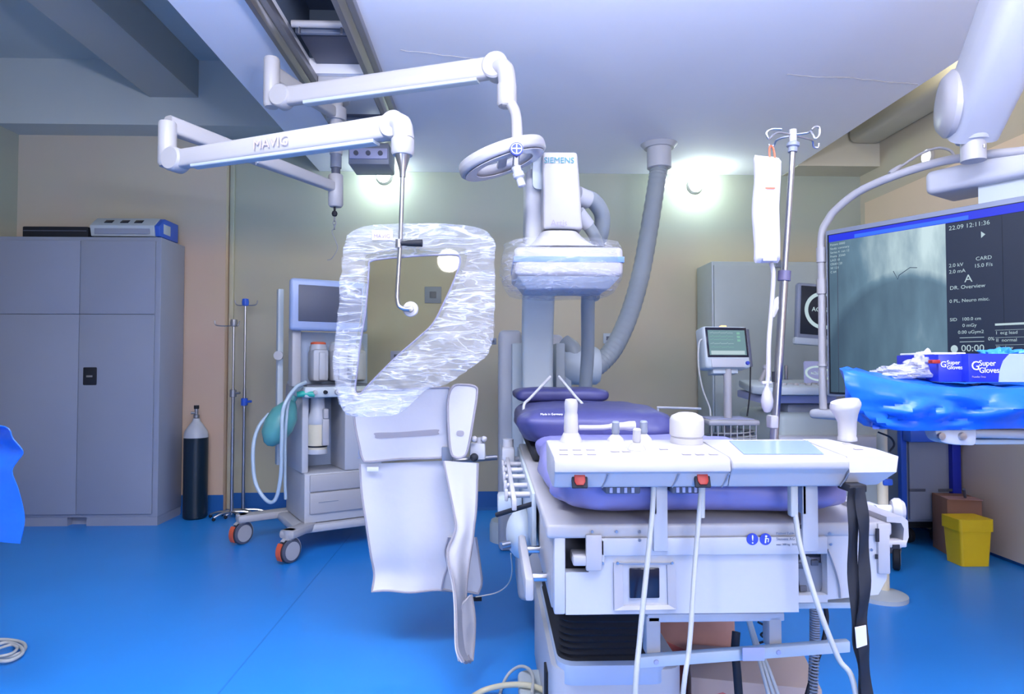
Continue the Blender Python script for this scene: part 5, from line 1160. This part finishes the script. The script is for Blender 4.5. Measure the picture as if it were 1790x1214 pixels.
# (built in local coordinates of the display)
b = B(); b.box((.508, -.0055, z0 + .02), (.70, -.004, zs - .034)); b.out('readout_panel', ES_D, pn, local=True)
b = B(); b.box((.702, -.0055, z0 + .02), (WD - .02, -.004, zs - .034)); b.out('readout_panel', ES_D, pn, local=True)
def st(s, x, z, sz, m=ES_W): text(s, sz, T((x, -.0065, z)) @ RX, m, pn, name='readout_text', ext=0)
st('22.09 12:11:36', .520, zs - .062, .024)
st('2.0 kV', .518, zs - .210, .020); st('2.0 mA', .518, zs - .235, .020); st('CARD', .612, zs - .195, .020); st('15.0 F/s', .606, zs - .222, .020)
st('A', .572, zs - .275, .042); st('DR. Overview', .520, zs - .300, .021); st('0 PL, Neuro misc.', .518, zs - .352, .019)
st('SID', .518, zs - .425, .018); st('100.0 cm', .560, zs - .425, .018); st('0 mGy', .562, zs - .45, .018); st('0.00 uGym2', .546, zs - .476, .018)
st('00:00', .556, zs - .545, .036); st('0%', .648, zs - .505, .018)
b = B(); b.ball((.532, -.006, zs - .535), (.013, .0006, .015), 14); b.out('readout_icon', ES_W, pn, local=True)
b = B(); b.prism([V((.632, -.0065, zs - .110)), V((.632, -.0065, zs - .085)), V((.646, -.0065, zs - .098))], (0, .0005, 0)); b.out('readout_icon', ES_W, pn, local=True)
for z in (.492, .508): b = B(); b.box((.552, -.007, zs - z - .001), (.635, -.006, zs - z + .001)); b.out('readout_line', ES_W, pn, local=True)
for i in range(8):
    z = zs - .445 - i * .028
    if i == 0: b = B(); b.box((.672, -.007, z - .005), (.79, -.006, z + .003)); b.out('readout_line', ES_W, pn, local=True)
    else:
        b = B(); b.box((.672, -.007, z + .005), (.79, -.006, z + .006)); b.out('readout_line', ES_W, pn, local=True)
        st(('I  ecg lead', 'II  normal', 'III  slow', 'V1  normal', 'aVR  slow', 'V5 normal', 'V6 low')[i - 1], .674, z - .010, .017)
for i, s in enumerate(('Patient 0000', 'Study: coronary', 'Series 4  run 12', 'Frame 33/60', 'LAO 30', 'CRAN 20', 'W 128', 'C 64')): st(s, .026, zs - .050 - i * .018, .014)
# fine catheter wires drawn on the image
b = B(); b.tube([V((.305, -.0062, z1 - .225)), V((.322, -.0062, z1 - .262)), V((.328, -.0062, z1 - .245)), V((.372, -.0062, z1 - .218)), V((.40, -.0062, z1 - .222))], .0014, 4); b.out('image_detail', ES_D, pn, local=True)
b = B(); b.tube([V((.058, -.0062, z0 + .02)), V((.060, -.0062, z1 - .12))], .0016, 4); b.out('image_detail', ES_D, pn, local=True)
# tubular frame
fr = t
def tvp(px, py):
    "point of the display plane (local) under a pixel"
    d = CR @ V(((px - 895) / F, (607 - py) / F, -1)); n_ = V((math.sin(TA), -math.cos(TA), 0)); p0 = TO - n_ * .03
    p = EYE + d * ((p0 - EYE).dot(n_) / d.dot(n_)); q = Matrix.Rotation(-TA, 3, 'Z') @ (p - TO); return V((q.x, .03, q.z))
zc_ = w(1445, 392, 3.0).z
P = [V((-.04, .03, w(1443, 717, 3.0).z)), V((-.04, .03, 1.2)), V((-.038, .03, 1.5)), V((-.037, .03, zc_ - .05)), tvp(1448, 384), tvp(1462, 366), tvp(1500, 336), tvp(1560, 309), tvp(1640, 284), tvp(1720, 271), tvp(1790, 264), V((.90, .03, 1.91)), V((1.05, .03, 1.85)), V((1.15, .03, 1.77)), V((1.18, .03, 1.70)), V((1.19, .03, 1.3)), V((1.19, .03, z0 - .05))]
b = B(); b.tube(sm(P, 7), .0175, 16); b.out('arch_tube', WHITE, fr, local=True)
for z_ in (w(1445, 430, 3.0).z, w(1445, 486, 3.0).z, w(1445, 636, 3.0).z):
    b = B(); b.cyl((-.038, .03, z_ - (.07 if z_ > 1.5 else .012)), (-.038, .03, z_), .0235); b.out('sleeve', WHITE, fr, local=True)
b = B(); zz_ = w(1443, 725, 3.0).z; b.box((-.10, .0, zz_ - .025), (1.25, .10, zz_ + .02), .02, 4); b.out('lower_beam', LILACP if False else WHITE2, fr, local=True)
# ceiling arm that carries the frame
t = thing('swing_boom', 'thick white ceiling arm with green light coming down to the large display', 'arm', (1.85, 2.4, 2.64))
Yj = 2.42
jp = w(1700, 205, Yj)
e2 = w(1830, -170, 2.10)
e2.z = 2.66; e2.x = 1.90; e2.y = 1.70
e2 = w(1815, -70, 2.0)
d = (e2 - jp)
b = B(); beam(b, jp - d.normalized() * .05, e2, .20, .25, .18, .20, 10); b.out('upper_arm', WHITE2, t)
b = B(); sd = V((-1, -.25, 0)).normalized()
kc = w(1684, 175, Yj - .03)
b.lathe([(0, .05), (.05, .052), (.10, .045), (.125, .02), (.125, .0), (0, 0)], w(1668, 182, Yj), (-.93, .36, .05), 36)
for v in b.bm.verts: pass
b.out('end_cap', WHITE, t)
b = B(); b.ball(w(1712, 185, Yj), (.095, .11, .125), 26); b.out('joint_shell', WHITE2, t)
b = B(); b.tube([w(1728, 150, Yj - .132), w(1716, 172, Yj - .135)], [.005, .010], 10); b.out('status_light', EG, t)
fz1 = w(1702, 243, Yj).z
b = B(); b.lathe([(0, 0), (.055, 0), (.062, .012), (.085, .07), (.085, .09), (0, .1)], V((jp.x, jp.y, w(1702, 248, Yj).z)), n=30); b.out('cone', WHITE2, t)
b = B(); b.cyl((jp.x, jp.y, w(1702, 282, Yj).z), (jp.x, jp.y, w(1702, 240, Yj).z), .042, n=26); b.out('neck', WHITE, t)
b = B(); b.cyl((jp.x + .01, jp.y - .041, w(1702, 262, Yj).z - .006), (jp.x + .01, jp.y - .041, w(1702, 262, Yj).z + .006), .006, n=8); b.out('screw', STEEL, t)
mb = w(1635, 312, 2.62)
b = B(Matrix.Translation(TO) @ Matrix.Rotation(TA, 4, 'Z')); b.box((.42, .02, w(1640, 338, 2.62).z), (.95, .26, w(1640, 296, 2.62).z), .025, 4); b.out('mount_box', WHITE2, t)
b = B(Matrix.Translation(TO) @ Matrix.Rotation(TA, 4, 'Z')); b.box((.60, .06, z1 - .1), (.75, .14, w(1640, 330, 2.62).z)); b.out('bracket', GREYP, t)
B().box((e2.x - .16, e2.y - .16, CZ - .02), (e2.x + .16, e2.y + .16, CZ), .01).out('ceiling_plate', WHITE2, t)
cable('probe_cable', 'thin white looping cord with a small probe behind the display arch', [w(1562, 302, 2.9), w(1580, 288, 2.9), w(1612, 268, 2.88), w(1640, 259, 2.85), w(1662, 264, 2.8), w(1670, 280, 2.78)], .006, WHITE)
b = B(); b.tube([w(1556, 305, 2.9), w(1561, 301, 2.9), w(1575, 290, 2.9)], [.013, .015, .009], 12); tag(b.out('probe', WHITE), 'small white probe end of the looping cord above the display', 'probe')

# ---------------------------------------------------------------- blue drape at the left edge
t_ = None
def ldr(u, v):
    pts = [(-160, 752), (-60, 748), (2, 752), (14, 775), (30, 798), (20, 812), (10, 828), (22, 855), (34, 890), (38, 912), (34, 945)]
    P = sm([w(x, y, 2.1) for x, y in pts], 4); p = P[int(round(v * (len(P) - 1)))]
    back = V((-2.9, 2.75, p.z)); q = p.lerp(back, u); q.y += .03 * math.sin(u * 14 + v * 3) * (1 - u); q.z += .012 * math.sin(u * 9 + v * 5); return q
b = B(); b.grid(ldr, 30, 40, .003); tag(b.out('blue_drape', DRAPE, ang=40), 'blue plastic drape hanging into view at the left edge', 'drape')
t = thing('side_table', 'narrow steel table under the blue drape at the left edge', 'table', (-2.3, 2.4, 0))
B().box((-2.85, 2.25, .84), (-2.12, 2.75, .87), .006).out('tabletop', STEEL, t)
for x, y in ((-2.8, 2.3), (-2.16, 2.3), (-2.8, 2.7), (-2.16, 2.7)): B().cyl((x, y, 0), (x, y, .84), .014).out('leg', STEEL, t)

# ---------------------------------------------------------------- things on and near the floor
def g(px, py, h=.008):
    d = CR @ V(((px - 895) / F, (607 - py) / F, -1)); return EYE + d * ((h - 1.12) / d.z)
pts = [g(-20, 1120), g(12, 1119), g(38, 1124), g(44, 1134), g(32, 1144), g(8, 1150), g(-10, 1145), g(-8, 1130), g(14, 1124), g(36, 1132, .016), g(38, 1144, .016), g(14, 1156, .016), g(-20, 1154, .016)]
cable('coiled_cable', 'white cable coiled on the blue floor at the left edge', pts, .007, CABLE)
cable('coiled_cable', 'inner loop of white cable on the floor beside the left edge coil', [g(-15, 1140, .022), g(5, 1132, .022), g(22, 1128, .022), g(30, 1134, .022), g(18, 1144, .022), g(-12, 1150, .022)], .0055, CABLE)
cable('floor_cable', 'thick cream cable arching along the bottom edge beside the foot plate', [g(820, 1222, .012), g(850, 1206, .02), g(890, 1198, .05), g(930, 1200, .06), g(960, 1214, .06), g(975, 1240, .05)], .0095, CABLEY)
cable('floor_cable', 'thin white cable looping up at the bottom edge beside the foot plate', [g(872, 1225, .006), g(878, 1200, .01), g(890, 1178, .03), g(908, 1166, .06), g(924, 1170, .07), g(932, 1186, .07), g(930, 1214, .06)], .0055, CABLE)
cable('floor_wire', 'thin white wire curving from the table motor down to the apron', [w(893, 968, 2.05), w(895, 1000, 2.1), w(888, 1022, 2.2), w(870, 1036, 2.3), w(845, 1042, 2.36), w(832, 1044, 2.4)], .0022, CABLE)
b = B(); b.box(g(826, 1052, .01), g(842, 1044, .03), .003); tag(b.out('wire_plug', BLACK), 'small black plug at the foot of the apron skirt', 'plug')
t = thing('salmon_carton', 'salmon pink carton in clear wrap standing on the floor behind the lower bar', 'box', (.75, 2.1, .05))
M = T((.72, 2.34, .002)) @ Matrix.Rotation(R(-18), 4, 'Z')
b = B(M); b.box((-.13, -.12, 0), (.13, .12, .27), .006); b.out('box', SALMON, t)
b = B(M); b.prism([V((-.13, -.124, .02)), V((.13, -.124, .02)), V((.13, -.124, .10)), V((-.13, -.124, .19))], (0, .003, 0)); b.out('red_print', mat('faded_red_print', (.5, .13, .12), .6), t)
b = B(M); b.grid(lambda u, v: V((-.14 + .28 * u, -.13 + .26 * v, .278 + .02 * noise.noise(V((u * 5, v * 5, 1))))), 20, 20); b.out('clear_wrap', FILM2, t)
t = thing('brown_carton', 'light brown carton with a red stripe on the floor at the bottom of the photo', 'box', (1.05, 2.3, 0))
M = T((.80, 2.02, .001)) @ Matrix.Rotation(R(-14), 4, 'Z')
b = B(M); b.box((-.19, -.12, 0), (.17, .12, .20), .004); b.out('box', mat('light_brown_card', (.46, .36, .32), .7), t)
b = B(M); b.prism([V((-.185, -.1205, .13)), V((-.10, -.1205, .165)), V((.16, -.1205, .07)), V((.16, -.1205, .02)), V((-.1, -.1205, .11))], (0, -.001, 0)); b.out('red_print', mat('red_carton_print', (.55, .16, .15), .6), t)
cable('power_cable', 'left black cable with thick sleeve hanging in front of the salmon carton', [w(1287, 1105, 1.62), w(1285, 1140, 1.61), w(1288, 1170, 1.60), w(1292, 1225, 1.6)], .010, BLACK)
cable('power_cable', 'black cable falling from under the table past the coiled cord', [w(1440, 1050, 1.75), w(1445, 1080, 1.75), w(1440, 1120, 1.74), w(1425, 1165, 1.72), w(1408, 1225, 1.7)], .006, BLACK)
for i in range(3):
    cable('white_cable', ('leftmost of three white cables running from the grey tag down under the table', 'middle of three white cables running from the grey tag down under the table', 'rightmost of three white cables running from the grey tag down under the table')[i], [w(1306 + 2 * i, 1080, 1.68), w(1318 + 3 * i, 1125, 1.66), w(1330 + 6 * i, 1165, 1.62), w(1346 + 9 * i, 1225, 1.6)], .0045, CABLE)
cable('thin_wire', 'tangled dark wire under the table beside the right under-frame leg', [w(1325, 1088, 1.75), w(1345, 1100, 1.75), w(1330, 1110, 1.75), w(1340, 1120, 1.75), w(1320, 1128, 1.75), w(1342, 1135, 1.75)], .003, BLACK)
cl_ = [w(1424, 1058, 1.74), w(1424, 1130, 1.73), w(1420, 1225, 1.7)]
n_ = 34 * 10; P = []
for i in range(n_):
    f = i / (n_ - 1) * 2; k = min(1, int(f)); c = cl_[k].lerp(cl_[k + 1], f - k); a = i * 2 * math.pi / 10; P.append(c + V((.011 * math.cos(a), .011 * math.sin(a), 0)))
b = B(); b.tube(P, .0026, 5); tag(b.out('spiral_cable', MGREY), 'grey spiral cord hanging under the right end of the table', 'cable')

c = w(1542, 800, 3.15); t = thing('floor_stand', 'thin cream pole standing beyond the right end of the table', 'stand', (c.x, 3.15, 0))
B().cyl((c.x, 3.15, .04), (c.x, 3.15, w(1542, 700, 3.15).z), .024, n=16).out('pole', CREAM, t)
B().lathe([(0, 0), (.12, 0), (.12, .02), (.03, .04), (0, .04)], (c.x - .02, 3.15, 0), n=28).out('base', GREYP, t)
B().box(w(1545, 850, 3.12), w(1562, 838, 3.12) + V((0, .05, 0)), .008).out('clamp', BLUE, t)

point('cove_lamp', (2.50, 3.6, 2.93), 2.2, (1, .95, .85), .05)
